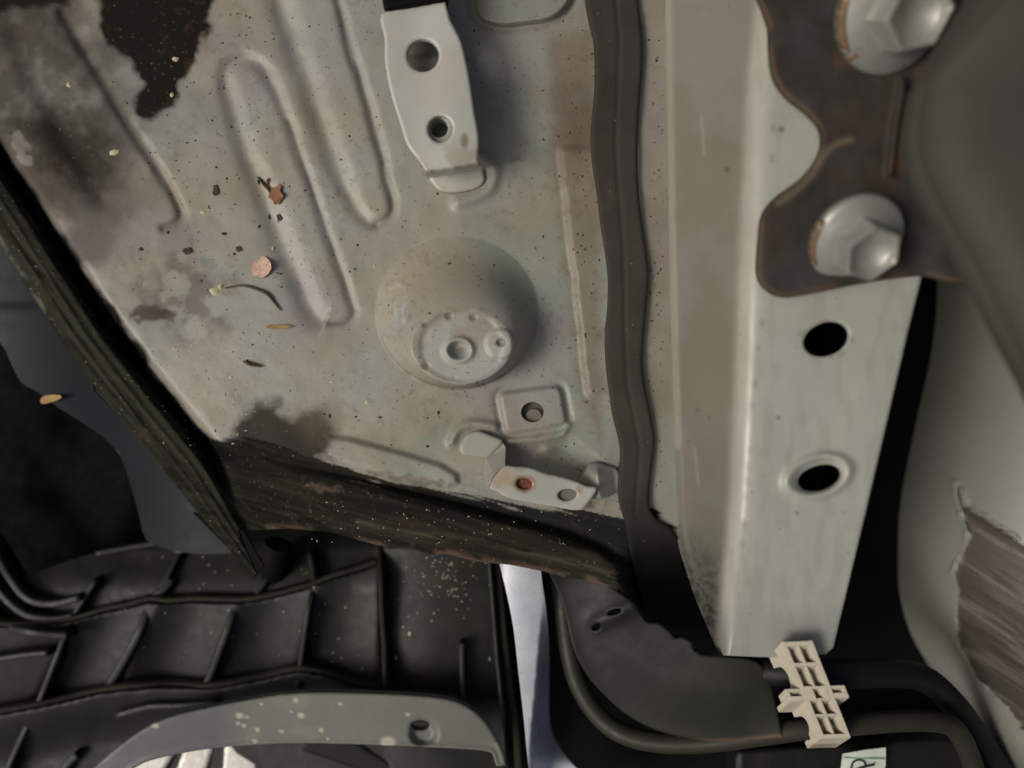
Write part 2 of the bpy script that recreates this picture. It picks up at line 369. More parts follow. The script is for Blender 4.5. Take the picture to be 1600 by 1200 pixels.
def mixc(c, target, f):
    return c*(1-f[:, None])+np.array(lin(*target))*f[:, None]
def blob(X, Y, poly, soft, warp=30, seed=0, sc=38):
    wx = X+warp*(fbm(X, Y, sc, seed+1)-0.5)*2; wy = Y+warp*(fbm(X, Y, sc, seed+2)-0.5)*2
    return 1-ss(-soft, soft, sdp(wx, wy, poly))
seal_poly = [(-120, 180), (-20, 190), (28, 270), (105, 375), (186, 490), (250, 590), (310, 664), (345, 690), (380, 688), (430, 692), (480, 706), (520, 728), (575, 744), (640, 760), (720, 772), (790, 779),
             (860, 792), (920, 798), (1018, 796), (1034, 816), (1052, 828), (1062, 870), (1100, 940), (1150, 1040), (300, 1000), (-200, 400)]
def cpanel(X, Y):
    c = np.tile(np.array(lin(153, 153, 143)), (len(X), 1))
    big = fbm(X, Y, 170, 11); c = mixc(c, (157, 149, 132), 0.75*ss(0.36, 0.6, big)*(1-ss(620, 860, X)))
    c = mixc(c, (140, 130, 110), 0.6*ss(0.5, 0.7, big))
    c = mixc(c, (141, 136, 136), 0.5*ss(0.45, 0.7, fbm(X, Y, 120, 19)))
    c = mixc(c, (133, 143, 127), 0.6*ss(0.5, 0.7, fbm(X, Y, 90, 21))*ss(500, 640, X))
    # dusty brown column beside the foam strip
    f = blob(X, Y, [(858, 60), (935, 40), (940, 700), (905, 610), (885, 450), (862, 240)], 14, 12, 33)
    c = mixc(c, (118, 103, 82), 0.72*f*(0.6+0.6*fbm(X, Y, 30, 35)))
    c = mixc(c, (88, 72, 55), 0.55*blob(X, Y, ell(900, 190, 38, 60), 26, 14, 36))
    f = blob(X, Y, [(1000, -80), (1050, -80), (1060, 640), (1010, 660)], 8, 5, 34); c = mixc(c, (126, 113, 94), 0.5*f)
    # grime in recesses (settled dirt) left side
    g = (0.35+0.65*ss(0.35, 0.65, fbm(X, Y, 75, 41)))*(1-ss(120, 400, X+0.15*(Y-300)+60*(fbm(X, Y, 50, 40)-.5)))
    c = mixc(c, (84, 80, 73), 0.8*g)
    g = blob(X, Y, [(-60, -60), (90, -60), (140, 60), (180, 150), (200, 260), (170, 320), (110, 330), (20, 260), (-80, 200)], 44, 34, 43)
    c = mixc(c, (66, 61, 54), 0.8*g*(0.6+0.4*ss(0.3, 0.6, fbm(X, Y, 26, 44))))
    c = mixc(c, (40, 38, 31), 0.8*blob(X, Y, [(30, 190), (100, 180), (160, 220), (160, 280), (120, 285), (60, 240)], 26, 24, 45, 22))
    c = mixc(c, (130, 124, 112), 0.8*blob(X, Y, ell(34, 234, 12, 34, -35), 5, 16, 46, 14))
    c = mixc(c, (92, 84, 74), 0.7*blob(X, Y, ell(290, 470, 70, 60), 26, 34, 47, 30)*ss(0.35, 0.6, fbm(X, Y, 34, 48)))
    c = mixc(c, (74, 62, 52), 0.8*blob(X, Y, ell(238, 492, 34, 12), 5, 10, 49, 12))
    c = mixc(c, (158, 152, 140), 0.6*blob(X, Y, ell(330, 150, 26, 60, -20), 30, 26, 50))
    c = mixc(c, (23, 19, 15), 0.98*blob(X, Y, [(158, -60), (154, 30), (166, 72), (206, 98), (222, 128), (210, 162), (222, 192), (266, 168), (290, 118), (314, 84), (330, 20), (324, -60)], 7, 14, 52, 22))
    c = mixc(c, (23, 20, 15), 0.92*blob(X, Y, [(-60, -60), (130, -60), (105, 8), (60, 6), (10, 22), (-60, 30)], 8, 14, 54, 22))
    # brown stain above the lower left corner
    c = mixc(c, (40, 33, 27), 0.9*blob(X, Y, [(350, 700), (372, 655), (392, 628), (430, 628), (452, 648), (506, 646), (524, 668), (512, 690), (510, 735), (440, 770), (350, 740)], 14, 16, 56, 24))
    c = mixc(c, (112, 102, 74), 0.4*blob(X, Y, ell(500, 655, 44, 26), 22, 16, 58))
    c = mixc(c, (146, 140, 122), 0.6*blob(X, Y, ell(352, 452, 24, 11), 5, 10, 59, 14)*ss(0.3, 0.55, fbm(X, Y, 10, 60)))
    c = mixc(c, (122, 133, 130), 0.7*blob(X, Y, ell(325, 412, 12, 9), 3, 9, 63, 12))
    # dome: dust above, pale washed disc, blue-white scuff
    c = mixc(c, (168, 156, 136), 0.65*blob(X, Y, ell(690, 440, 80, 60), 26, 18, 64))
    c = mixc(c, (170, 172, 162), 0.7*blob(X, Y, ell(722, 548, 64, 50), 7, 12, 65, 18))
    c = mixc(c, (150, 138, 118), 0.55*blob(X, Y, ell(740, 520, 38, 22), 8, 16, 66, 20))
    c = mixc(c, (168, 174, 174), 0.8*blob(X, Y, ell(624, 476, 10, 38, -4), 4, 12, 67, 10)*ss(0.3, 0.5, fbm(X, Y, 12, 68)))
    c = mixc(c, (172, 172, 160), 0.6*(1-ss(20, 25, np.hypot(X-776, Y-538))))
    for (hx, hy, hr) in ((783, 535, 8), (665, 573, 7), (701, 494, 7), (739, 496, 6), (664, 508, 6), (721, 548, 8)):
        c = mixc(c, (104, 93, 79), 0.6*(1-ss(0.7, 1.15, np.hypot(X-hx, (Y-hy)/0.85)/hr)))
    arc = np.hypot(X-722, (Y-541)/0.86)
    c = mixc(c, (120, 106, 88), 0.5*np.exp(-((arc-66)/5)**2)*ss(0, 30, 541-Y)*ss(0.35, 0.6, fbm(X, Y, 14, 69)))  # dark arc paints the shading of the step along the disc's upper edge
    # darker lines along the beads and the lower rim of the dome
    for pl, wd_, am in ([q[:2] for q in CHAN[0][0][9:]], 4, .6), ([q[:2] for q in CHAN[2][0]], 4, .45), ([q[:2] for q in CHAN[3][0][1:]], 4.5, .55):
        c = mixc(c, (74, 68, 56), am*np.exp(-(near(X, Y, smooth(pl, 4))[0]/wd_)**2)*(0.5+0.9*fbm(X, Y, 40, 71)))
    c = mixc(c, (104, 84, 62), 0.6*np.exp(-((np.hypot((X-714)/127, (Y-488)/119)-1.0)/0.022)**2)*ss(0.4, 0.6, fbm(X, Y, 34, 72))*ss(-60, 60, Y-520))
    # scrubbed black sealer, brushed edge
    along = X*0.965+Y*0.26; across = -X*0.26+Y*0.965
    br = fbm(along/12, across, 8, 81, 4)-0.5
    inner = sdp(X+30*(fbm(X, Y, 60, 82)-0.5), Y+64*br*ss(300, 420, X)+10*(fbm(X, Y, 16, 85)-0.5), seal_poly)
    f = 1-ss(-6, 4, inner)
    sealer = np.tile(np.array(lin(35, 35, 27)), (len(X), 1))
    sealer = mixc(sealer, (27, 27, 24), ss(0.35, 0.65, fbm(along/14, across, 9, 84)))
    dc, _, _, tc_, sc = near(X, Y, CR)
    sealer = mixc(sealer, (32, 32, 37), (sc < 0)*1.0*ss(650, 780, X))
    sealer = mixc(sealer, (60, 60, 47), 0.32*ss(0.5, 0.74, fbm(along/16, across, 5, 86)))
    d, _, _, t, _ = near(X, Y, E)
    lf = (1-ss(62, 70, d))*(Y < 800)*1.0
    sealer = mixc(sealer, (54, 55, 44), 0.9*lf*ss(0.35, 0.7, fbm((X*0.62+Y*0.78)/16, X*0.78-Y*0.62, 7, 87)))
    sealer = mixc(sealer, (8, 9, 10), ss(60, 68, d)*(1-ss(90, 105, d))*(Y < 720)*0.9)
    sealer = mixc(sealer, (116, 118, 100), 0.85*np.exp(-((d-5)/4)**2)*(Y < 500)*ss(0.4, 0.6, fbm(X, Y, 40, 88)))
    dT = near(X, Y, T)[0]
    crust = (1-ss(3, 10, dT+9*(fbm(along/3, across, 8, 89)-0.5)))*ss(385, 420, X)
    sealer = mixc(sealer, (104, 86, 72), 0.7*crust*ss(.3, .6, fbm(along/3, across, 9, 97)))
    lip = np.exp(-(near(X, Y, smooth([(560, 815), (640, 832), (740, 846), (860, 872), (950, 896), (985, 920)], 5))[0]/5)**2)
    sealer = mixc(sealer, (90, 82, 66), 0.5*lip*ss(0.35, 0.6, fbm(along/6, across, 7, 90)))
    sealer = mixc(sealer, (62, 55, 46), 0.4*ss(0.56, 0.7, fbm(along/14, across, 5, 91))*(1-ss(40, 60, dT))*(X > 420))
    sealer = mixc(sealer, (84, 70, 62), 0.8*blob(X, Y, ell(506, 762, 30, 5, 5), 3, 8, 92, 10))
    sealer = mixc(sealer, (16, 16, 18), ss(975, 1010, X)*0.8)
    c = c*(1-f[:, None])+sealer*f[:, None]
    c = mixc(c, (118, 112, 98), 0.85*blob(X, Y, [(585, 738), (640, 744), (700, 752), (690, 760), (620, 752)], 2.5, 9, 93, 10))
    c = mixc(c, (110, 108, 102), 0.8*blob(X, Y, ell(503, 716, 14, 5, 10), 2.5, 6, 94, 8))
    # fine rust freckles
    fr = ss(0.66, 0.74, fbm(X*.8+Y*.6, Y*.8-X*.6, 9, 95, 2))*ss(0.45, 0.62, fbm(X, Y, 70, 96))
    c = mixc(c, (92, 66, 50), 0.22*fr)
    return c

panel = empty('body_panel', P(700, 500, 0), 'large grey stamped sheet metal panel with ribs, dome and black sealed edges', 'body panel')
panel_poly = [(-90, -90), (1082, -90), (1090, 820), (1100, 900), (1108, 985), (1040, 985)]+T[::-1]+E[::-1]+[(-120, 200)]
sheet('panel_sheet', panel_poly, zpanel, M_paint, panel, step=2.3, thick=5, col=cpanel, back=True,
      holes=[ell(832, 644, 18, 16, 0, 28)], hole_thick=12)
# nut behind the pad hole
tube('weld_nut', [(833, 647, -30), (833, 647, -9)], 20, mat('nut_steel', (96, 88, 78), rough=0.5, metal=0.3), panel, n=0, K=20)
tube('nut_bore', [(833, 650, -9), (834, 651, -3)], 12, mat('nut_face', (138, 132, 120), rough=0.45, metal=0.2), panel, n=0, K=20)

# upper welded bracket
M_brk = mat('bracket_paint', None, rough=0.38, var=0.05, vs=60, fine=0.05, fs=3, bump=0.07, bs=3)
def cbrk(X, Y):
    c = np.tile(np.array(lin(184, 184, 174)), (len(X), 1))
    c = mixc(c, (182, 174, 160), 0.4*ss(0.4, 0.65, fbm(X, Y, 50, 5)))
    c = mixc(c, (118, 108, 84), 0.8*(1-ss(0.5, 1.2, np.hypot((X-726)/7, (Y-220)/14))))
    c = mixc(c, (128, 116, 88), 0.55*np.exp(-((Y-(270-(X-665)*0.16))/5)**2)*ss(0.35, 0.55, fbm(X, Y, 16, 8)))
    c = mixc(c, (150, 138, 112), 0.5*ss(0.45, 0.6, fbm(X, Y, 22, 6))*ss(200, 250, Y))
    return c
b1 = empty('mounting_bracket', P(700, 290, 0)); b1.parent = panel; b1.location = Vector(P(700, 290, 0))-panel.location
bp = smooth([(596, 22), (601, 60), (602, 100), (612, 150), (626, 195), (636, 226), (655, 252), (666, 270), (678, 290), (692, 300), (722, 300), (748, 292), (757, 280), (752, 258), (747, 250), (748, 214), (742, 180), (733, 120), (722, 70), (712, 48), (703, 30), (697, 8), (690, 4), (640, 12)], 3, True)
def zb1(X, Y):
    f = Y-(268-(X-665)*0.15)
    return 92-82*ss(0, 10, f)+1.5*np.sin(X/18)
sheet('bracket_plate', bp, zb1, M_brk, b1, step=3, thick=7, rnd=3, col=cbrk, holes=[ell(661, 87, 25, 25.5, 0, 36), ell(688, 202, 19.5, 21, 0, 32)])
sheet('collar_nut', ell(690, 204, 24, 25, 0, 32), 80, mat('bright_collar', (150, 150, 140), rough=0.4), b1, step=3, thick=30, rnd=2, holes=[ell(686, 200, 14, 15, 0, 28)])
sheet('backing_plate', rpoly([(614, 40), (696, 34), (732, 180), (736, 236), (660, 244), (634, 200), (612, 120)], 8), lambda X, Y: 42+6*ss(84, 90, Y), mat('backing_paint', (110, 110, 102)), b1, step=4, thick=6)

# lower welded bracket
b2 = empty('mounting_bracket', P(850, 760, 0)); b2.parent = panel; b2.location = Vector(P(850, 760, 0))-panel.location
def cb2(X, Y):
    c = np.tile(np.array(lin(172, 173, 162)), (len(X), 1))
    c = mixc(c, (160, 138, 110), 0.75*blob(X, Y, ell(785, 748, 20, 16), 12, 10, 7, 14))
    r = np.hypot((X-819)/17, (Y-756)/13); c = mixc(c, (138, 92, 58), 0.8*(1-ss(0.8, 1.35, r+0.5*(fbm(X, Y, 9, 3)-0.5))))
    c = mixc(c, (146, 118, 84), 0.6*(1-ss(3, 9, np.hypot(X-904, (Y-766)))))
    e = near(X, Y, [(790, 730), (840, 736), (900, 753)])[0]; c = mixc(c, (128, 100, 72), 0.7*np.exp(-(e/3)**2)*ss(0.4, 0.6, fbm(X, Y, 14, 5)))
    return c
sheet('bracket_foot', rpoly([(716, 700), (728, 678), (748, 673), (786, 688), (784, 694), (764, 716), (722, 712)], 7), lambda X, Y: 12+0.10*(X-720), M_brk, b2, step=2.5, thick=9, rnd=3, col=const((150, 150, 139)))
# upright web between foot and arm
Vw = [P(760, 716, 13), P(785, 690, 13), P(790, 700, 20), P(789, 729, 44), P(772, 742, 48), P(763, 763, 48), P(760, 745, 30)]
vb = [(a-0.0006, b-0.0006, c-0.002) for a, b, c in Vw]
mk('bracket_web', Vw+vb, [tuple(range(7))[::-1], tuple(range(7, 14))]+[(i, (i+1) % 7, 7+(i+1) % 7, 7+i) for i in range(7)],
   mat('web_paint', (146, 146, 136), rough=0.4), b2, [False]*9)
arm = rpoly([(789, 727), (800, 729), (825, 730), (845, 737), (900, 752), (915, 760), (934, 762), (925, 778), (909, 797), (893, 797), (835, 786), (790, 777), (778, 768), (762, 763), (764, 752), (776, 740)], 5)
sheet('bracket_arm', arm, lambda X, Y: 46+2*np.sin(X/30), M_brk, b2, step=2.5, thick=7, rnd=2.5, col=cb2, holes=[ell(819, 756, 12.5, 9, 8, 26), ell(886.5, 773, 15, 9.5, -6, 30)])
tube('rusty_insert', [(819, 757, 26), (819, 757, 41)], 12, mat('rust', (112, 66, 42), rough=0.6, metal=0.3, var=0.35, vs=7, bump=0.8, bs=4), b2, n=0, K=18)
tube('plug', [(887, 774, 22), (887, 774, 38)], 16, mat('plug_grey', (104, 106, 98), rough=0.6), b2, n=0, K=20)
fold = rpoly([(900, 770), (903, 752), (922, 724), (934, 723), (964, 732), (969, 745), (966, 768), (948, 778), (925, 780), (908, 777)], 5)
sheet('bracket_fold', fold, lambda X, Y: 8+22*np.clip(1-np.abs(X-(932+0.1*(Y-725)))/26, 0, 1)*ss(718, 745, Y), M_brk, b2, step=2.5, thick=8, rnd=2.5, col=const((140, 140, 130)))
# added dark block standing in for the shadow at the upper bracket's top end
tag(sheet('shadow_block', rpoly([(585, -80), (700, -80), (693, 1), (600, 17)], 6), 100, M_blackd, None, step=5, thick=60, rnd=5),
    'black block added for the shadow at the top end of the two-hole bracket', 'shadow block')

# ================================================================ foam strip
fl = [(908, -80), (915, 0), (924, 45), (929, 70), (930, 130), (925, 185), (923, 230), (926, 262), (932, 300), (938, 350), (946, 400), (950, 440), (949, 480), (945, 520), (946, 560), (950, 600), (958, 650), (968, 690), (970, 715), (966, 745), (968, 785), (978, 820), (985, 860), (1000, 930), (1022, 985)]
fr_ = [(1112, 985), (1086, 925), (1068, 880), (1060, 846), (1048, 824), (1028, 812), (1016, 795), (1014, 775), (1018, 730), (1023, 690), (1018, 655), (1008, 605), (1004, 560), (1008, 500), (1013, 440), (1012, 410), (1005, 360), (998, 300), (996, 230), (1000, 150), (1004, 95), (1003, 50), (997, 0), (994, -80)]
fp = smooth(fl, 3)+smooth(fr_, 3)
def zfoam(X, Y):
    mid = near(X, Y, [(955, -80), (968, 60), (962, 230), (975, 400), (976, 500), (980, 600), (1000, 700), (992, 800)])[0]
    drop = np.maximum(0, np.hypot(np.maximum(X-965, 0), np.maximum(Y-850, 0))*ss(960, 1000, X)*ss(835, 880, Y))*1.1
    return 13-2.2*np.exp(-(mid/3)**2)+1.5*fbm(X, Y, 30, 4)*2-drop-5*ss(790, 830, Y)
def cfoam(X, Y):
    c = np.tile(np.array(lin(62, 58, 52)), (len(X), 1)); c = mixc(c, (54, 55, 48), .7*(1-ss(150, 300, Y)))
    return mixc(c, (26, 26, 27), .93*ss(730, 860, Y+14*(fbm(X, Y, 20, 5)-.5)))
tag(sheet('foam_strip', fp, zfoam, M_foam, None, step=3, thick=14, rnd=5, col=cfoam),
    'long dark foam sealing strip running down the grey panel beside the rail', 'foam strip')

# ================================================================ frame rail
ridge = smooth([(1202, -90), (1197, 0), (1186, 120), (1178, 250), (1171, 400), (1163, 600), (1152, 800), (1140, 920), (1134, 1022)], 6)
foot = smooth([(1036, -90), (1038, 0), (1042, 250), (1047, 500), (1054, 700), (1060, 830), (1078, 900), (1100, 960), (1128, 1024)], 6)
ry = np.array([q[1] for q in ridge]); rx = np.array([q[0] for q in ridge]); fy_ = np.array([q[1] for q in foot]); fx_ = np.array([q[0] for q in foot])
h1 = ell(1291, 530, 37, 26, -20, 40); h2 = ell(1281, 747, 35, 20, -14, 40)
def zrail(X, Y):
    r = np.interp(Y, ry, rx); f = np.interp(Y, fy_, fx_); t = (X-f)/(r-f)
    H = 165-25*ss(300, 1000, Y)-62*ss(800, 1020, Y)
    w_ = H*np.clip(t, 0, 1)
    u = (X-r)
    face = H+0.06*np.maximum(u, 0)
    s = 12.0
    z = -np.log(np.exp(-np.clip((H*t)/s, -20, 20))+np.exp(-np.clip(face/s, -20, 20)))*s
    z = z*ss(-0.02, 0.05, t)+(-2)*(1-ss(-0.02, 0.05, t))
    a = np.radians(-16); dx = X-1278; dy = Y-744; ex = (dx*np.cos(a)+dy*np.sin(a))/58; ey = (-dx*np.sin(a)+dy*np.cos(a))/36
    rr = np.hypot(ex, ey); z += 7*np.exp(-((rr-0.84)/0.16)**2)-4*(1-ss(0.5, 0.75, rr))
    z += 5.0*np.exp(-((X-f-6)/5)**2)*(X < r-40)
    z += 1.2*(fbm(X, Y, 150, 3)-0.5)*4
    return z
def crail(X, Y):
    r = np.interp(Y, ry, rx); c = np.tile(np.array(lin(164, 166, 155)), (len(X), 1))
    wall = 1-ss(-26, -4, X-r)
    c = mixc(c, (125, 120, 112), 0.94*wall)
    c = mixc(c, (126, 120, 112), 0.5*wall*ss(0.45, 0.65, fbm(X, Y, 120, 5)))
    c = mixc(c, (116, 106, 88), 0.4*wall*ss(0.45, 0.65, fbm(X, Y, 80, 8)))
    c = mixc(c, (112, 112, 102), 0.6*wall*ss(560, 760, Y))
    c = mixc(c, (168, 162, 150), 0.5*np.exp(-((X-r+2)/12)**2))
    c = mixc(c, (158, 152, 134), 0.7*np.exp(-((X-np.interp(Y, fy_, fx_)-5)/4)**2)*(Y < 700))
    # faint grey weld marks down the face
    for (sx, sy) in ((1190, 505), (1184, 545), (1180, 600), (1176, 632), (1172, 705), (1170, 730), (1168, 752), (1165, 775), (1163, 820), (1160, 850), (1208, 200), (1206, 248)):
        c = mixc(c, (124, 122, 118), 0.5*(1-ss(0.4, 1.3, np.hypot((X-sx)/5, (Y-sy)/9))))
    for (sx, sy, sr) in ((1221, 202, 6), (1216, 653, 4), (1136, 265, 6), (1245, 802, 3), (1090, 640, 4), (1108, 652, 3), (1075, 690, 3)):
        c = mixc(c, (92, 80, 68), 0.75*(1-ss(0.4, 1.2, np.hypot((X-sx), (Y-sy))/sr)))
    ov = ss(0.42, 0.6, fbm(X, Y, 5, 44)); wall_shade = ss(780, 960, Y+30*(fbm(X, Y, 30, 4)-0.5)-.3*(X-1100))*wall
    c = mixc(c, (46, 46, 43), 0.95*wall_shade*(0.65+0.35*ov))  # shade of the black corner painted into the lower wall, broken by speckle
    for q_ in ([(1186, 722), (1196, 716), (1206, 722)], [(1272, 900), (1282, 896), (1290, 904)], [(1240, 985), (1262, 990), (1298, 982)], [(1210, 560), (1232, 610)], [(1330, 620), (1318, 690)], [(1228, 860), (1262, 852)], [(1096, 180), (1100, 240)], [(1085, 700), (1092, 760)]):
        c = mixc(c, (176, 178, 166), .25*np.exp(-(near(X, Y, q_)[0]/2.2)**2))
    c = mixc(c, (126, 123, 111), .2*ss(.5, .68, fbm(X/1.0, Y/4.5, 16, 46))*(1-wall))
    c = mixc(c, (104, 92, 74), .5*np.exp(-((np.hypot((X-1291)/37, (Y-530)/26)-1.08)/.1)**2)*ss(.45, .65, fbm(X, Y, 14, 47)))
    c = mixc(c, (112, 112, 118), 0.35*ss(930, 985, Y)*(1-wall))  # shading at the lower end of the face, painted as a dimmer colour
    return c
rail = empty('frame_rail', P(1200, 500, 0), 'tall grey painted box rail with two oval holes and rounded bright edge', 'frame rail')
rail_poly = [(1033, -90)]+[(x-3, y) for x, y in foot]+[(1200, 1027), (1290, 1022), (1302, 1012), (1330, 895), (1375, 705), (1418, 520), (1442, 425), (1490, 225), (1560, -90)]
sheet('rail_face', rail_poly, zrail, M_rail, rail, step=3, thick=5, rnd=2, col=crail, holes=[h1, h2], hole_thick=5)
side_ = [(1559, -90), (1489, 225), (1441, 425), (1408, 565), (1374, 705), (1352, 800), (1330, 895), (1315, 955), (1301, 1012)]
ribbon('rail_side', [(x-4, y, float(zrail(np.array([x-6.]), np.array([float(y)]))[0])-5) for x, y in side_], 4, 150, mat('rail_side_paint', (70, 70, 66)), rail, n=4)
ribbon('rail_end', [(1137, 1019, 54), (1200, 1020, 74), (1292, 1013, 78)], 4, 90, M_blackd, rail, n=3)
sheet('rail_lining', [(1100, -85), (1540, -85), (1425, 425), (1290, 1000), (1150, 1000)], -8, M_blackd, rail, step=30, thick=4)

# ================================================================ rusty plate with two flange bolts
M_rp = mat('rusty_plate_steel', None, rough=0.7, metal=0.0, spec=.3, var=0.2, vs=30, fine=0.12, fs=3, bump=0.25, bs=4)
plate = smooth([(1198, -90), (1202, 40), (1207, 110), (1228, 148), (1262, 176), (1284, 205), (1280, 240), (1255, 275), (1215, 305), (1192, 335), (1186, 380), (1184, 425), (1196, 450), (1226, 464), (1280, 456), (1350, 442), (1442, 430), (1500, 440), (1580, 400), (1620, -90)], 4, True)
def zpl(X, Y): 
    z = 190+0.02*(X-1200)+0*Y
    z = z+14*np.exp(-(near(X, Y, [(1412, 130), (1400, 200), (1392, 268)])[0]/7)**2)
    return z+10*ss(1430, 1500, X)+1.5*fbm(X, Y, 30, 2)
def cpl(X, Y):
    c = np.tile(np.array(lin(50, 48, 43)), (len(X), 1))
    c = mixc(c, (64, 53, 44), 0.6*ss(0.45, 0.7, fbm(X, Y, 45, 1)))
    c = mixc(c, (60, 60, 62), 0.5*ss(0.5, 0.7, fbm(X, Y, 60, 4)))
    d = near(X, Y, plate, True)[0]
    c = mixc(c, (96, 76, 56), 0.6*np.exp(-(d/8)**2)*ss(0.3, 0.55, fbm(X, Y, 30, 2)))
    for pl in ([(1330, 218), (1296, 232), (1262, 282), (1216, 318)], [(1418, 150), (1410, 200), (1402, 262)], [(1436, 160), (1428, 205), (1424, 240)]):
        e = near(X, Y, smooth(pl, 4))[0]; c = mixc(c, (122, 108, 86), 0.65*np.exp(-(e/5)**2))
    for (sx, sy, r) in ((1440, 110, 14), (1404, 256, 13), (1290, 400, 20), (1345, 455, 14), (1322, 90, 20)):
        c = mixc(c, (98, 70, 50), 0.6*(1-ss(0.3, 1.3, np.hypot(X-sx, Y-sy)/r+0.5*(fbm(X, Y, 12, 6)-0.5))))
    return c
tag(sheet('rusty_plate', plate, zpl, M_rp, None, step=3.5, thick=10, rnd=4, col=cpl),
    'dark rusty steel plate bolted onto the upper end of the grey rail', 'steel plate')

M_bolt = mat('galvanised_bolt', (168, 168, 160), rough=0.4, metal=0.5, var=0.1, vs=14, fine=0.06, fs=3, bump=0.12, bs=4, speck=(150, 104, 70), speck_s=30, speck_t=0.66)
M_boltr = mat('rusty_rim', (112, 88, 66), rough=0.6, metal=0.3, var=0.4, vs=12, bump=0.3, bs=4)
def bolt(px, py, z, R, axis, spin, label, rustdir):
    root = empty('flange_bolt', P(px, py, z), label, 'bolt', 'flange bolts holding the rusty plate')
    ax = Vector(axis).normalized(); q = ax.to_track_quat('Z', 'Y').to_matrix().to_4x4()
    base = Matrix.Translation(Vector(P(px, py, z))) @ q @ Matrix.Rotation(spin, 4, 'Z')
    def ring(r, h, n=48, fn=None):
        return [base @ Vector(((r if fn is None else fn(2*math.pi*i/n)*r)*math.cos(2*math.pi*i/n)*S, (r if fn is None else fn(2*math.pi*i/n)*r)*math.sin(2*math.pi*i/n)*S, h*S)) for i in range(n)]
    k = R
    fl = prism('flange', [ring(k*.98, -0.12*k), ring(k, 0), ring(k, .08*k), ring(k*.97, .13*k), ring(k*.9, .17*k), ring(k*.74, .23*k), ring(k*.62, .28*k)], M_bolt, root, sm=True)
    def hx(t):      # rounded hexagon
        a = (t+math.pi/6) % (math.pi/3)-math.pi/6
        return min(1.0/math.cos(a), 1.125)
    def hx0(t): a = (t+math.pi/6) % (math.pi/3)-math.pi/6; return 1.0/math.cos(a)
    hh = .80*k; h = .70*k
    hd = prism('hex_head', [ring(h*.86*.9, .2*k, 72, hx0), ring(h*.86*.9, hh-.05*k, 72, hx0), ring(h*.86*.87, hh, 72, hx), ring(h*.86*.80, hh+.01*k, 72, hx), ring(h*.73, hh-.02*k, 72), ring(h*.64, hh-.15*k, 72), ring(h*.42, hh-.27*k, 72), ring(h*.15, hh-.32*k, 72)], M_bolt, root, cap0=False, sm=True)
    me = hd.data; me.set_sharp_from_angle(angle=math.radians(24))
    # rust patch crust on the rim
    a0 = rustdir
    loops = []
    for i in range(15):
        a = a0+(-.55+1.1*i/14); wv = 1+.02*math.sin(i*2.3); hh2 = .02*k+.012*k*math.sin(i*1.7); m2 = min(1, min(i, 14-i)/3)
        prof = [(k*.99, -.05*k), (k*(1+.012*m2)*wv, 0.02*k), (k*(1+.012*m2)*wv, .085*k), (k*.965, (.135+.012*m2)*k), (k*.9, .165*k)]
        loops.append([base @ Vector((r*math.cos(a)*S, r*math.sin(a)*S, hz*S)) for r, hz in prof])
    prism('rust_crust', loops, M_boltr, root, sm=True)
    return root
bolt(1337, 374, 206, 61, (0.10, -0.66, 1), math.radians(4), 'smaller looking flange bolt on the rusty plate just above the two rail holes', math.radians(170))
bolt(1392, 20, 226, 74, (0.2, -0.5, 1), math.radians(20), 'larger looking flange bolt at the top of the rusty plate beside the dark cover', math.radians(150))

# ================================================================ dark cover top right
cover = smooth([(1640, -120), (1560, -60), (1505, 20), (1452, 110), (1430, 190), (1436, 260), (1470, 335), (1520, 420), (1560, 500), (1605, 585), (1680, 700), (1860, 700), (1860, -120)], 5, True)
def zcov(X, Y):
    d = near(X, Y, cover, True)[0]
    return 420-60*np.exp(-d/45)+20*ss(100, 500, Y)-22*ss(0, 1, np.clip((X-1500)*0.7-(Y-60)*0.7, -40, 40)/80+.5)*0+6*np.exp(-(near(X, Y, [(1600, -20), (1450, 130)])[0]/14)**2)
tag(sheet('plastic_cover', cover, zcov, mat('cover_plastic', (71, 71, 64), spec=.2, rough=0.72, var=0.16, vs=120, fine=0.1, fs=6, bump=0.3, bs=6, speck=(96, 94, 86), speck_s=12, speck_t=0.7), None, step=6, thick=26, rnd=18),
    'smooth dark olive plastic cover overhanging the rusty plate in the upper right corner', 'plastic cover')

# ================================================================ right hand pillar with peeled paint
peel = [(1497, 756), (1508, 790), (1540, 812), (1580, 838), (1640, 880), (1760, 950), (1760, 1250), (1640, 1180), (1580, 1110), (1530, 1060), (1500, 1010), (1496, 960), (1498, 920), (1492, 896), (1506, 866), (1516, 838), (1506, 800), (1496, 775)]
def zpil(X, Y):
    x = X-0.0*Y; low = ss(900, 1130, Y)
    X0 = 812-74*ss(450, 850, Y)+70*low
    zw = np.maximum(1200*(1-X0/np.maximum(x-800, 300)), -320); zt = 70+0.12*(x-1500); q = 55.0
    z = -q*np.log(np.exp(-np.clip(zw/q, -12, 12))+np.exp(-np.clip(zt/q, -12, 12)))
    d = sdp(X+7*(fbm(X, Y, 16, 8)-.5), Y+7*(fbm(X, Y, 16, 9)-.5), peel)
    ins = 1-ss(-3, 2, d)
    ac = X*0.55-Y*0.83; al = X*0.83+Y*0.55
    st = fbm(al/12, ac, 9, 4)-0.5
    z += ins*(-5+7*st)+6*np.exp(-((d-3)/4.0)**2)*ss(0.35, 0.6, fbm(X, Y, 18, 6))
    return z-140*ss(0, 130, (Y-1000)-(X-1440)*0.95)
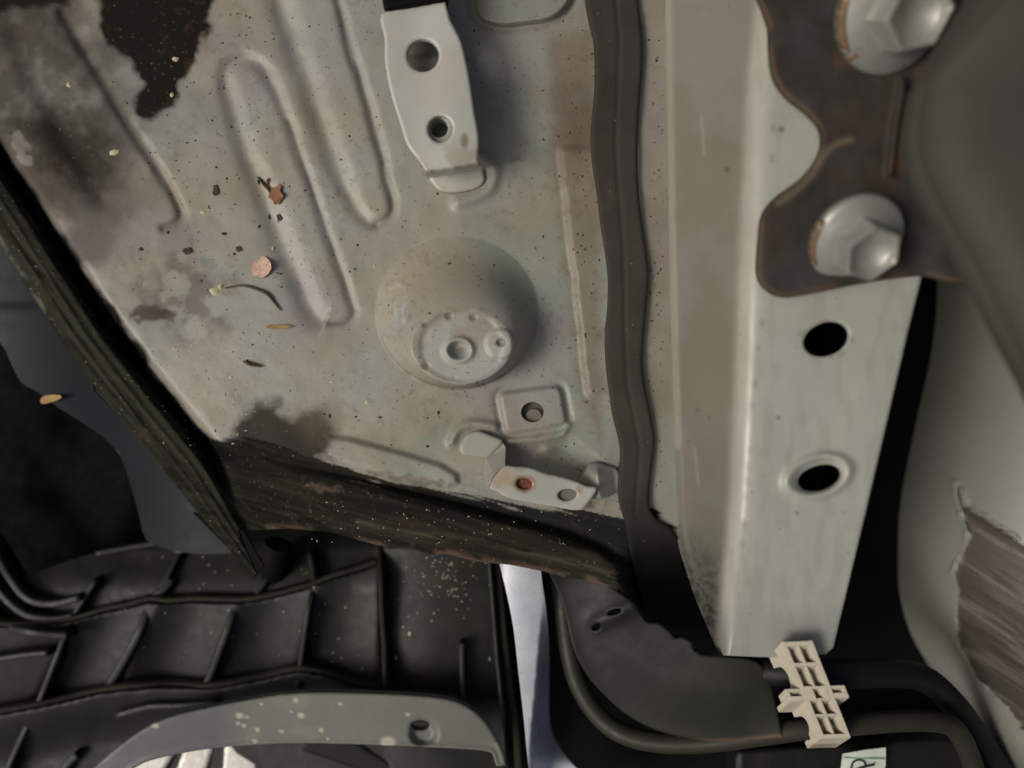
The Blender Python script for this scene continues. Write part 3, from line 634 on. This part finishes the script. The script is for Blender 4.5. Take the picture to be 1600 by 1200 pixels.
def cpil(X, Y):
    c = np.tile(np.array(lin(148, 150, 142)), (len(X), 1))
    c = mixc(c, (140, 142, 128), .5*ss(.4, .65, fbm(X, Y, 90, 3)))
    d = sdp(X+9*(fbm(X, Y, 16, 8)-.5), Y+9*(fbm(X, Y, 16, 9)-.5), peel)
    ac = X*0.55-Y*0.83; al = X*0.83+Y*0.55
    s1 = fbm(al/14, ac, 9, 14)
    p = np.tile(np.array(lin(98, 91, 85)), (len(X), 1)); p = mixc(p, (80, 75, 68), ss(.4, .6, fbm(al/8, ac, 30, 17))); p = mixc(p, (138, 128, 120), .5*ss(.55, .72, s1)); p = mixc(p, (64, 58, 50), .5*ss(.52, .68, fbm(al/10, ac, 5, 24))); p = mixc(p, (58, 54, 46), .5*ss(900, 1150, Y))
    f = 1-ss(-1.5, 1.5, d); c = c*(1-f[:, None])+p*f[:, None]
    c = mixc(c, (70, 62, 52), .7*np.exp(-(d/2.5)**2)*ss(.35, .6, fbm(X, Y, 14, 19)))
    c = mixc(c, (66, 66, 62), .6*ss(0, 60, (Y-1010)-(X-1440)*0.95))
    return c
tag(sheet('side_pillar', [(1372, -100), (1760, -100), (1760, 1290), (1590, 1290), (1500, 1130), (1440, 1060), (1400, 960), (1380, 700)], zpil, mat('pillar_paint', None, rough=.5, var=.05, vs=110, fine=.06, fs=3, bump=.12, bs=3, matt=True, spec=.4), None, step=3, thick=6, col=cpil),
    'curved grey painted pillar with a torn brown peeled patch at its lower right', 'pillar')

# ================================================================ lower left painted sheet and dark fabric
def zls(X, Y): return -95-45*ss(0, 300, X)+6*np.exp(-((Y-478)/8)**2)*0+3*ss(470, 486, Y)
lsp = smooth([(-100, 380), (-60, 250), (60, 300), (260, 620), (340, 760), (385, 850), (330, 866), (260, 858), (228, 842), (216, 800), (200, 745), (186, 710), (160, 682), (128, 660), (90, 636), (58, 612), (34, 598), (18, 570), (0, 535), (-60, 480)], 3, True)
tag(sheet('inner_sheet', lsp, zls, mat('blue_grey_paint', (34, 37, 43), spec=.25, rough=0.5, var=0.12, vs=60, fine=0.05, bump=0.08, bs=4, speck=(150, 150, 140), speck_s=7, speck_t=0.8), None, step=4, thick=6,
          holes=[smooth([(143, 602), (152, 616), (170, 632), (186, 636), (180, 616), (160, 600)], 4, True)]),
    'dark blue grey inner metal sheet below the left flange with an oval hole', 'metal sheet')
# deep dark trough
trough = [(-120, 430), (120, 560), (260, 800), (420, 900), (300, 960), (-120, 1260)]
tag(sheet('floor_liner', trough, lambda X, Y: -330+30*np.sin((X*0.7+Y*0.3)/26)*ss(-50, 250, X)+20*fbm(X, Y, 60, 1), mat('liner_black', (5, 5, 8), rough=0.8, var=0.3, spec=.1), None, step=8, thick=6),
    'folded black liner deep inside the hollow at the left edge', 'liner')

# ================================================================ ribbed black liner
ZL = -150.0
liner = empty('ribbed_liner', P(400, 1000, ZL), 'black ribbed plastic wheel arch liner with crossing ribs below the panel', 'plastic liner')
lin_poly = [(-120, 905), (40, 900), (120, 872), (170, 858), (280, 830), (400, 800), (640, 820), (768, 850), (776, 900), (783, 1000), (790, 1100), (795, 1290), (-120, 1290)]
R2x = [-120, -60, 30, 110, 160, 200, 232, 262, 300, 340, 380, 420, 480, 520, 560, 590, 610]
R2y = [975, 968, 977, 967, 953, 945, 936, 939, 936, 937, 937, 931, 915, 900, 888, 878, 878]
R4x = [-120, -60, 20, 70, 110, 150, 200, 260, 330, 400, 440, 468, 500, 540, 570, 600, 724]
R4y = [1130, 1122, 1108, 1099, 1090, 1080, 1073, 1070, 1072, 1060, 1050, 1045, 1050, 1064, 1072, 1076, 1088]
def zli(X, Y):
    z = ZL-38*(1-ss(150, 700, X))+10*np.sin(np.clip((X-600)/170, 0, 1)*math.pi)+3*fbm(X, Y, 60, 4)
    r2 = np.interp(X, R2x, R2y); r4 = np.interp(X, R4x, R4y); L = 1-ss(590, 600, X)
    tc = np.where(Y < r2, np.clip((Y-r2+90)/90, -1, 1)*0, np.where(Y < r4, (r4-Y)/np.maximum(r4-r2, 1), 0))
    z += L*34*np.clip(tc, 0, 1)*ss(0, 5, Y-r2)
    z += 34*ss(0, 5, Y-r4)*(1-ss(0, 90, Y-r4))*(1-.5*ss(600, 620, X))
    # each cell sinks toward its right hand rib
    for x0, x1, sl in ((492, 594, -.15), (371, 478, -.25), (245, 360, -.4), (120, 240, -.5)):
        u = X+ (Y-950)*(-sl); c = np.clip((u-x0)/(x1-x0), 0, 1); z -= 13*np.sin(c*math.pi)*(Y > r2)*(Y < r4)*(u > x0)*(u < x1)
    return z-34*(1-ss(840, 930, Y))*L-30*(1-ss(820, 860, Y))
def cli(X, Y):
    c = np.tile(np.array(lin(36, 36, 37)), (len(X), 1)); c = mixc(c, (44, 43, 33), .7*ss(.45, .65, fbm(X, Y, 60, 2)))
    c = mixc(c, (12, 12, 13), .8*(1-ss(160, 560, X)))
    sp = ss(.8, .88, vn(X, Y, 3.6, 5))*blob(X, Y, ell(685, 905, 50, 45), 20, 20, 7)
    return c
M_lin = mat('liner_plastic', None, rough=0.5, var=0.2, vs=35, fine=0.14, fs=4, bump=0.15, bs=4, spec=0.3)
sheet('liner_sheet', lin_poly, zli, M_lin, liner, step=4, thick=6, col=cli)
M_rib = mat('rib_plastic', (24, 24, 22), rough=0.55, var=0.25, vs=30, fine=0.2, fs=4, bump=0.2, bs=4)
def rib(pts, wd=9, up=34, dusty=False, nm='rib'):
    pts3 = [(x, y, float(min(zli(np.array([x, x, x]), np.array([y-6., y-3., y])))+up*.86)) for x, y in pts]
    return ribbon(nm, pts3, wd, up*1.2, M_dusty if dusty else M_rib, liner, n=4)
rib([(-60, 968), (30, 977), (110, 967), (160, 953), (200, 945), (232, 936), (262, 939), (300, 936), (340, 937), (380, 937), (420, 931), (480, 915), (520, 900), (560, 888), (590, 878)], 7, 37, True)
rib([(-60, 1040), (0, 1030), (40, 1024), (75, 1021)], 10, 34)
rib([(-60, 1122), (20, 1108), (70, 1099), (110, 1090), (150, 1080), (200, 1073), (260, 1070), (330, 1072), (400, 1060), (440, 1050), (468, 1045), (500, 1050), (540, 1064), (570, 1072), (600, 1074)], 8, 37, True)
rib([(150, 866), (180, 860), (220, 853), (250, 850), (268, 856), (280, 862), (300, 856), (345, 850)], 9, 36)
rib([(180, 1120), (230, 1106), (280, 1104), (340, 1100)], 10, 22)
rib([(482, 862), (490, 905), (480, 960), (468, 1045), (462, 1090)], 8, 32)
rib([(592, 845), (594, 900), (596, 960), (600, 1020), (601, 1095)], 8, 36, True)
rib([(371, 938), (352, 990), (330, 1050), (320, 1072)], 12, 26)
rib([(268, 905), (252, 925), (236, 938), (215, 990), (188, 1040), (168, 1072)], 14, 22)
rib([(150, 905), (112, 966), (86, 1030), (58, 1100), (20, 1180), (0, 1230)], 9, 30)
rib([(722, 1005), (722, 1040), (724, 1098)], 9, 26)
rib([(440, 862), (420, 900), (400, 930)], 8, 18)
rib([(280, 862), (262, 900), (240, 936)], 8, 20)
rib([(600, 1078), (660, 1082), (722, 1088)], 7, 20, True)
rib([(120, 1180), (100, 1200), (80, 1240)], 14, 22)
rib([(764, 872), (770, 940), (776, 1020), (784, 1110), (789, 1200)], 6, 34)
rib([(776, 872), (784, 960), (794, 1060), (806, 1150), (812, 1230)], 12, 20, True)
for k, o_ in enumerate((0, 1, 2)):
    rib([(-70, 800+58*o_), (-20, 850+56*o_), (10, 900+40*o_), (40, 936+26*o_), (80, 945+24*o_), (125-10*o_, 934+30*o_)], 12, 34)
tube('socket', [(430, 900, -200), (430, 870, -150), (436, 850, -140)], 26, M_blackd, liner, n=3)
tag(sheet('corner_gusset', rpoly([(300, 800), (345, 845), (400, 903), (412, 884), (378, 826)], 3), lambda X, Y: -24-0.4*(Y-800), M_blackd, None, step=4, thick=5),
    'thin black triangular gusset hanging off the sealed corner', 'gusset')

# grey strip
strip = smooth([(110, 1230), (150, 1196), (180, 1170), (225, 1138), (265, 1120), (320, 1106), (400, 1091), (450, 1084), (500, 1082), (560, 1083), (620, 1085), (690, 1091), (728, 1103), (756, 1125), (776, 1156), (786, 1178), (790, 1196)], 4)+[(776, 1197)]+smooth([(772, 1186), (762, 1174), (700, 1169), (640, 1166), (560, 1163), (480, 1161), (430, 1162), (380, 1165), (320, 1171), (270, 1180), (225, 1192), (190, 1215), (170, 1240)], 4)
def zst(X, Y):
    z = -62+4*np.sin(X/90); r = np.hypot((X-662)/26, (Y-1145)/24)
    d = near(X, Y, strip[len(strip)//2:], False)[0]
    return z-11*(1-ss(.5, 1, r))+3*np.exp(-(d/4)**2)
def cst(X, Y):
    c = np.tile(np.array(lin(108, 109, 100)), (len(X), 1)); c = mixc(c, (84, 84, 88), .8*(1-ss(330, 400, X)))
    c = mixc(c, (128, 124, 108), .5*ss(.5, .65, fbm(X, Y, 26, 3))*ss(330, 400, X)*(1-ss(480, 560, X)))
    for (sx, sy, r) in ((375, 1118, 7), (372, 1130, 4), (386, 1120, 3), (381, 1134, 4), (242, 1134, 6), (402, 1140, 4), (440, 1143, 4), (470, 1118, 6), (462, 1094, 5), (398, 1158, 4), (606, 1160, 13), (637, 1116, 4), (502, 1141, 4), (531, 1100, 4), (408, 1100, 3), (455, 1112, 3), (512, 1155, 3)):
        c = mixc(c, (196, 192, 172), .8*(1-ss(.5, 1.2, np.hypot(X-sx, (Y-sy)*1.3)/r+.5*(fbm(X, Y, 6, 9)-.5))))
    return c
tag(sheet('grey_strip', strip, zst, mat('strip_plastic', None, rough=.5, var=.08, fine=.08, bump=.1, bs=4), None, step=3, thick=14, rnd=3, col=cst, holes=[ell(657, 1133, 15, 8, 0, 28)]),
    'curved grey plastic trim strip with one hole and pale splashes along the bottom edge', 'trim strip')

# bright slats seen below the grey strip
M_slat = mat('scuffed_aluminium', (206, 205, 196), rough=.45, metal=.3, var=.2, vs=12, fine=.2, fs=3, bump=.3, bs=4)
gr = empty('slatted_guard', P(330, 1200, -190), 'bright scuffed metal slatted guard with black gaps under the grey strip', 'metal guard')
for sp in ([(150, 1240), (215, 1160), (283, 1160), (232, 1240)], [(262, 1240), (292, 1160), (337, 1156), (310, 1240)], [(346, 1240), (352, 1150), (409, 1150), (395, 1240)], [(424, 1240), (436, 1150), (450, 1150), (440, 1240)]):
    sheet('slat', rpoly(sp, 3), lambda X, Y: -170+0.1*(Y-1200), M_slat, gr, step=4, thick=12, rnd=2)
sheet('side_casting', smooth([(452, 1235), (462, 1150), (480, 1152), (540, 1180), (570, 1205), (570, 1240)], 3, True), lambda X, Y: -178+4*fbm(X, Y, 20, 3), mat('dull_casting', (156, 154, 140), rough=.6, var=.3, vs=14, bump=.4, bs=6), gr, step=4, thick=14, rnd=3)
sheet('crossbar', rpoly([(470, 1150), (560, 1160), (640, 1210), (600, 1216), (470, 1172)], 6), -150, M_black, gr, step=5, thick=12, rnd=4)
tube('round_end', [(718, 1208, -230), (718, 1206, -175)], lambda t: 40-8*t**4, mat('dull_round', (84, 84, 76), rough=.55), gr, n=0, K=28)

# silver sheet in the gap
def zsv(X, Y):
    t = X-np.interp(Y, [870, 960, 1080, 1200], [846, 846, 836, 824])
    fl_ = ss(1120, 1200, Y)
    return -60+5*np.sin(np.clip((X-785)/60, 0, 1)*math.pi)-(.5+3.4*ss(930, 1050, Y))*np.clip(t, 0, 40)*(1-fl_)-60*fl_*ss(0, 40, t)
def csv_(X, Y):
    return mixc(np.tile(np.array(lin(210, 213, 218)), (len(X), 1)), (190, 195, 206), .5*ss(.4, .6, fbm(X, Y, 30, 4)))
sv = smooth([(775, 860), (790, 920), (802, 980), (810, 1050), (818, 1120), (826, 1200), (840, 1290)], 4)+smooth([(1000, 1290), (930, 1225), (895, 1195), (870, 1162), (859, 1128), (858, 1080), (858, 1010), (853, 950), (846, 900), (844, 860)], 4)
tag(sheet('silver_panel', sv, zsv, mat('silver_paint', None, rough=.3, metal=.1, var=.04, fine=.08, fs=2.5, bump=.1, bs=2.5), None, step=3, thick=6, col=csv_),
    'bright silver painted sheet metal strip showing through the gap beside the ribbed liner', 'metal strip')
# dark back wall under the gaps
tag(sheet('under_tray', [(560, 830), (1000, 800), (1060, 300), (1100, -120), (1780, -120), (1780, 1320), (560, 1320)], lambda X, Y: -270+6*fbm(X, Y, 70, 2), M_blackd, None, step=14, thick=6),
    'flat dull black under tray at the bottom of the gaps around the pipes', 'under tray')

# ================================================================ pipes, duct, clip
M_pipe = mat('pipe_olive', (48, 47, 38), spec=.3, rough=.5, var=.12, vs=30, fine=.06, bump=.06, bs=4)
M_tubek = mat('tube_black', (20, 20, 20), spec=.3, rough=.55, var=.2, vs=30, bump=.1, bs=3, speck=(150, 150, 140), speck_s=8, speck_t=.8)
tag(tube('lower_pipe', [(872, 880, -110), (880, 950, -105), (890, 1020, -95), (905, 1072, -85), (935, 1118, -75), (975, 1147, -56), (1030, 1160, -38), (1100, 1160, -18), (1180, 1150, 6), (1250, 1140, 24), (1330, 1132, 30), (1420, 1126, 22), (1475, 1130, 8), (1500, 1150, -12), (1520, 1195, -40), (1545, 1270, -70)], 16, M_pipe),
    'olive grey lower pipe bending round beneath the duct and through the beige clip', 'pipe')
tag(tube('upper_tube', [(1110, 1050, -60), (1180, 1049, 10), (1240, 1050, 42), (1300, 1052, 46), (1360, 1052, 34), (1400, 1052, 18), (1442, 1060, -10), (1480, 1090, -40), (1520, 1140, -70), (1570, 1220, -100)], 21, M_tubek),
    'thick black upper tube coming out under the rail and through the beige clip', 'tube')
duct = smooth([(858, 895), (880, 893), (935, 905), (975, 930), (992, 942)], 3)+smooth([(1000, 958), (1012, 972), (1030, 974), (1048, 988), (1054, 997)], 3)+smooth([(1066, 995), (1080, 1002), (1090, 1014), (1096, 1023), (1130, 1026), (1172, 1030), (1192, 1042), (1203, 1062), (1212, 1100), (1223, 1152)], 3)+smooth([(1160, 1158), (1100, 1157), (1040, 1146), (990, 1124), (950, 1092), (918, 1056), (896, 1014), (884, 965), (872, 925)], 3)
def zdu(X, Y):
    d, _, _, _, _ = near(X, Y, smooth([(872, 925), (896, 1014), (950, 1092), (1040, 1146), (1160, 1158)], 4))
    z = -34+22*ss(0, 90, d)+52*ss(900, 1200, X)
    z += 8*np.exp(-((near(X, Y, [(935, 972), (985, 948)])[0])/14)**2)
    return z+1.5*fbm(X, Y, 60, 2)
def cdu(X, Y):
    c = np.tile(np.array(lin(27, 27, 26)), (len(X), 1)); c = mixc(c, (35, 36, 29), ss(-80, 120, (X-1010)*.8+(Y-1040)))
    e = near(X, Y, [(1070, 1160), (1150, 1158), (1223, 1150)])[0]; return mixc(c, (112, 92, 80), .7*np.exp(-(e/4)**2))
tag(sheet('duct_shield', duct, zdu, mat('duct_plastic', None, spec=.3, rough=.55, var=.08, vs=60, fine=.06, bump=.1, bs=4), None, step=2.5, thick=12, rnd=2.5, col=cdu,
          holes=[ell(960, 956, 12, 4, -14, 20), ell(932, 980, 8, 5, -30, 16), ell(1087, 1011, 4, 8, -25, 14)], hole_thick=12),
    'smooth dark olive curved duct shield with scalloped edge left of the beige clip', 'duct')

# beige clip
M_clip = mat('beige_nylon', (196, 187, 168), rough=.5, var=.06, vs=20, fine=.04, bump=.05, bs=3)
clip = empty('pipe_clip', P(1268, 1100, -60), 'beige ribbed plastic clip joining the upper tube and the lower pipe', 'pipe clip')
O = Vector(P(1221, 1003, 116)); U = (Vector(P(1269, 1001, 120))-O); Vv = (Vector(P(1283, 1154, 70))-O)
Wd = Vector((2*S, -42*S, -58*S))          # depth direction
def cl(u, v, w_): return O+U*u+Vv*v+Wd*w_
def cbox(nm, u0, u1, v0, v1, w0, w1, m=M_clip, parent=clip):
    lo = [cl(u, v, w1) for u, v in ((u0, v0), (u1, v0), (u1, v1), (u0, v1))]; hi = [cl(u, v, w0) for u, v in ((u0, v0), (u1, v0), (u1, v1), (u0, v1))]
    o = prism(nm, [lo, hi], m, parent)
    md = o.modifiers.new('bevel', 'BEVEL'); md.width = 0.00022; md.segments = 2; md.limit_method = 'ANGLE'
    return o
# side walls with pipe scallops
def wall(u0, u1, nm='side_wall'):
    vs = np.linspace(0, 1.0, 61); prof = []
    for v in vs:
        dp = 1.0
        for c0, rr in ((0.29, .165), (0.79, .135)):
            t = (v-c0)/rr
            if abs(t) < 1: dp = min(dp, 1.0-.62*math.sqrt(1-t*t))
        prof.append(dp)
    V = []; F = []; n = len(vs)
    for u in (u0, u1):
        for v, dp in zip(vs, prof): V += [cl(u, v, 0), cl(u, v, dp)]
    for i in range(n-1):
        a = 2*i; b = a+2; o = 2*n
        F += [(a, a+1, b+1, b), (o+a, o+b, o+b+1, o+a+1), (a, b, o+b, o+a), (a+1, o+a+1, o+b+1, b+1)]
    F += [(0, 2*n, 2*n+1, 1), (2*n-2, 2*n-1, 4*n-1, 4*n-2)]
    return mk(nm, [tuple(v) for v in V], F, M_clip, clip, [False]*len(F))
wall(0, .13); wall(.87, 1.0)
for v0, v1 in ((0, .045), (.21, .245), (.45, .60), (.74, .765), (.955, 1.0)):
    if v0 == .45: continue
    cbox('cross_rib', .13, .87, v0, v1, 0.004, .42 if 0 < v0 < .9 else 1.0)
cbox('end_foot', 0.0, 1.0, .955, 1.0, .55, 1.0)
cbox('centre_rib', .44, .54, .045, .21, .004, .4); cbox('centre_rib', .44, .54, .60, .74, .004, .4)
cbox('centre_rib', .46, .54, .245, .45, .03, .4); cbox('centre_rib', .46, .54, .765, .955, .03, .4)
cbox('cell_floor', .10, .90, .02, .46, .46, .54); cbox('cell_floor', .10, .90, .59, .98, .46, .54)
for c0, rr in ((.345, .09), (.86, .08)):      # rounded pipe saddles bulging in the cells
    lo = []
    for u in (.14, .30, .46, .56, .70, .86):
        b = .30 if u in (.30, .70) else .38
        lo.append([cl(u, c0-rr, .46), cl(u, c0-rr, b+.03), cl(u, c0, b), cl(u, c0+rr, b+.03), cl(u, c0+rr, .46)])
    prism('saddle', lo, M_clip, clip, sm=True)
# centre block around the square hole
cbox('centre_block', .13, .40, .45, .60, 0.002, .9); cbox('centre_block', .66, .87, .45, .60, 0.002, .9)
cbox('centre_bar', .40, .66, .45, .475, 0.002, .9); cbox('centre_bar', .40, .66, .575, .60, 0.002, .9); cbox('hole_tongue', .38, .50, .475, .55, .12, .5)
# slotted arms
for u0, u1, dv in ((-.52, 0, .0), (1.0, 1.50, -.02)):
    cbox('arm_rail', u0, u1, .47+dv, .50+dv, .02, .55); cbox('arm_rail', u0, u1, .545+dv, .60+dv, .02, .95 if u0 < 0 else .7)
    e0, e1 = ((u0, u0+.13) if u0 < 0 else (u1-.12, u1)); cbox('arm_end', e0, e1, .50+dv, .545+dv, .02, .55); 
    cbox('arm_web', u0+.02, u1-.02, .50+dv, .545+dv, .40, .55)

# paper label with a letter
lab = empty('paper_label', P(1350, 1190, -70), 'small white paper label with green line and a black letter P at the bottom edge', 'label')
lp = [(1317, 1178), (1350, 1172), (1384, 1168), (1384, 1196), (1378, 1215), (1370, 1250), (1312, 1250), (1314, 1200)]
sheet('paper', lp, lambda X, Y: -66+2*np.sin(X/14), mat('paper', (206, 214, 200), rough=.7, var=.03, fine=.03, bump=.05), lab, step=3, thick=1.2)
ribbon('green_line', [(1318, 1184, -63.2), (1350, 1185, -63.4), (1383, 1186, -64)], 1.4, .8, mat('green_ink', (96, 150, 110)), lab, n=3)
M_ink = mat('black_ink', (26, 26, 30), rough=.5)
ribbon('letter_p_bowl', [(1329, 1206, -62.4), (1330.5, 1199, -62.4), (1334, 1191, -62.4), (1341.5, 1187.7, -62.4), (1349.7, 1190, -62.4), (1352.5, 1196, -62.4), (1351, 1200, -62.4)], 2.6, 1.5, M_ink, lab, n=5, rnd=False)
ribbon('letter_p_stem', [(1324, 1207, -62.1), (1345, 1200, -62.1), (1367, 1195, -62.1)], 2.8, 1.5, M_ink, lab, n=3, rnd=False)
# box under the label
tag(sheet('lower_box', rpoly([(1150, 1172), (1500, 1150), (1540, 1290), (1150, 1290)], 10), lambda X, Y: -96+4*ss(1170, 1210, X), M_black, None, step=6, thick=60, rnd=8),
    'black plastic box under the lower pipe carrying the white paper label', 'plastic box')

# ================================================================ debris
def flake(nm, poly, colr, label, cat, lift=3, curl=4, thick=1.2, base=zpanel, group=None, var=.3):
    p = np.array(poly); cx, cy = p.mean(0); z0 = float(base(np.array([cx]), np.array([cy]))[0])+lift
    zf = lambda X, Y: z0+curl*(((X-cx)/22)**2*1.0+0.6*np.sin((X+Y-cx-cy)/9))+.6*fbm(X, Y, 5, 3)
    return tag(sheet(nm, poly, zf, mat(nm+str(int(cx)), colr, rough=.75, var=var, vs=7, fine=.2, fs=2, bump=.4, bs=3), None, step=1.6, thick=thick), label, cat, group)
flake('dry_leaf', [(391, 414), (394, 408), (401, 406), (406, 401), (413, 400), (419, 405), (423, 411), (424, 419), (420, 427), (414, 432), (408, 435), (403, 431), (396, 431), (393, 424)], (204, 170, 148), 'pale pink dry leaf scrap lying on the panel between the two long ribs', 'leaf')
flake('dry_leaf', [(416, 282), (420, 277), (426, 283), (433, 281), (440, 291), (437, 298), (443, 306), (436, 318), (429, 320), (425, 312), (419, 309), (421, 298)], (138, 98, 66), 'crumpled rusty brown leaf scrap above the pale pink one', 'leaf', curl=7)
flake('wood_flake', smooth([(63, 624), (72, 618), (90, 617), (96, 621), (84, 627), (66, 631)], 4, True), (176, 142, 86), 'yellow brown wood flake caught on the inner sheet at the left', 'wood flake', base=zls)
flake('seed_husk', smooth([(416, 511), (424, 507), (440, 508), (455, 510), (444, 513), (424, 514)], 4, True), (150, 126, 76), 'thin straw coloured husk below the left end of the long ribs', 'husk')
def thread(nm, pts, r, c, label, cat):
    z = [float(zpanel(np.array([float(x)]), np.array([float(y)]))[0])+r*.8+l for x, y, l in pts]
    tag(tube(nm, [(x, y, zz) for (x, y, l), zz in zip(pts, z)], lambda t: r*(.35+.65*math.sin(math.pi*min(max(t, .05), .95))), mat(nm+'_'+str(pts[0][0]), c, rough=.7, var=.3, vs=8), n=6, K=7), label, cat)
thread('dark_fibre', [(352, 450, 2), (378, 446, 2), (402, 452, 1), (418, 460, 2), (428, 472, 1), (438, 485, 1)], 2.4, (74, 68, 62), 'dark curved fibre trailing down from the pale crust on the panel', 'fibre')
thread('twig', [(380, 564, 1), (388, 568, 3), (396, 570, 1), (408, 573, 2)], 3, (84, 52, 34), 'short dark red brown twig lying alone on the lower left of the panel', 'twig')
thread('twig', [(402, 276, 1), (412, 288, 2), (420, 296, 1), (425, 310, 2)], 2.6, (52, 44, 34), 'blackish twig touching the crumpled rusty leaf scrap', 'twig')

def lumps(name, spots, m, base, kind_label):
    V = []; F = []
    for (x, y, r) in spots:
        z = float(base(np.array([float(x)]), np.array([float(y)]))[0]); c = Vector(P(x, y, z+r*.25)); o = len(V)
        a0 = random.random()*6; sx = random.uniform(.6, 1.5)
        for k in range(6):
            a = a0+k*math.pi/3; rr = r*S*random.uniform(.7, 1.2); V.append((c.x+math.cos(a)*rr*sx, c.y+math.sin(a)*rr/sx, c.z-.3*r*S))
        V.append((c.x+random.uniform(-.3, .3)*r*S, c.y+random.uniform(-.3, .3)*r*S, c.z+.55*r*S))
        F += [(o+k, o+(k+1) % 6, o+6) for k in range(6)]
    return tag(mk(name, V, F, m), kind_label, None, None, 'stuff')
random.seed(7)
for q_, lb in (([(368, 386), (374, 384), (377, 391), (370, 394)], 'small dark bark crumb just above the pale pink leaf scrap'),
               ([(333, 290), (339, 288), (341, 302), (334, 306)], 'upright oval bark crumb left of the crumpled rusty leaf scrap'),
               ([(432, 336), (438, 333), (441, 342), (434, 346)], 'dark bark crumb just below the crumpled rusty leaf scrap'),
               ([(286, 388), (296, 386), (299, 394), (289, 398)], 'leftmost and widest dark bark crumb on the panel'),
               ([(384, 560), (390, 566), (386, 570)], 'tiny three-cornered bark crumb touching the lone red brown twig')):
    flake('bark_crumb', q_, (64, 50, 40), lb, 'bark crumb', lift=2, curl=2, group='bark crumbs on the panel')
sp = []
while len(sp) < 170:
    x = random.uniform(150, 930); y = random.uniform(20, 740)
    if x < 120+0.42*y and x < 330: continue
    dens = .15+.85*(fbm(np.array([x]), np.array([y]), 60, 7)[0] > .52)
    if x > 450 and x < 860 and random.random() < .72: continue
    if random.random() < dens: sp.append((x, y, random.choice((1.2, 1.3, 1.5, 1.8, 2.2))))
for x in ((291, 392, 6), (220, 389, 4), (366, 397, 3), (421, 339, 4), (404, 283, 4), (405, 354, 3), (350, 365, 4), (335, 300, 5), (262, 364, 3), (702, 412, 3), (594, 652, 3), (556, 651, 2.5), (515, 650, 3), (668, 697, 3), (685, 645, 3), (936, 246, 3), (1026, 94, 3), (915, 524, 3), (900, 532, 2), (875, 275, 2)): sp.append(x)
for _ in range(50): sp.append((random.uniform(1014, 1036), random.uniform(60, 760), random.choice((1.2, 1.5, 1.8))))
for _ in range(45):
    y = random.uniform(80, 640); sp.append((random.uniform(870+.07*y, 930+.02*y), y, random.choice((1.1, 1.3, 1.6, 2))))
lumps('dirt_specks', sp, mat('dirt', (60, 48, 38), rough=.9), zpanel, 'dark dirt specks scattered over the grey panel')
sp = [(178, 238, 7), (273, 92, 5), (107, 131, 5), (268, 148, 4), (335, 455, 9), (344, 448, 6), (573, 629, 3.5), (518, 597, 3), (426, 388, 3.5), (585, 415, 3), (316, 332, 4), (272, 543, 3), (278, 557, 3), (360, 590, 3)]
sp += [(random.uniform(250, 420), random.uniform(500, 700), random.uniform(1, 2)) for _ in range(60)]
sp += [(random.uniform(480, 940), random.uniform(780, 850), random.uniform(.8, 1.5)) for _ in range(50)]
lumps('pale_grit', sp, mat('grit', (196, 186, 150), rough=.9), zpanel, 'pale grit grains scattered over the panel and sealer')
sp = [(random.gauss(688, 32), random.gauss(905, 26), random.uniform(.7, 1.6)) for _ in range(90)]+[(640, 991, 3.5), (619, 1028, 3), (630, 980, 2), (765, 1030, 2.5)]
sp += [(random.uniform(180, 600), random.uniform(870, 1060), random.uniform(.8, 1.6)) for _ in range(50)]
lumps('liner_grit', sp, mat('grit_white', (206, 200, 176), rough=.9), zli, 'white grit grains scattered on the black ribbed liner')
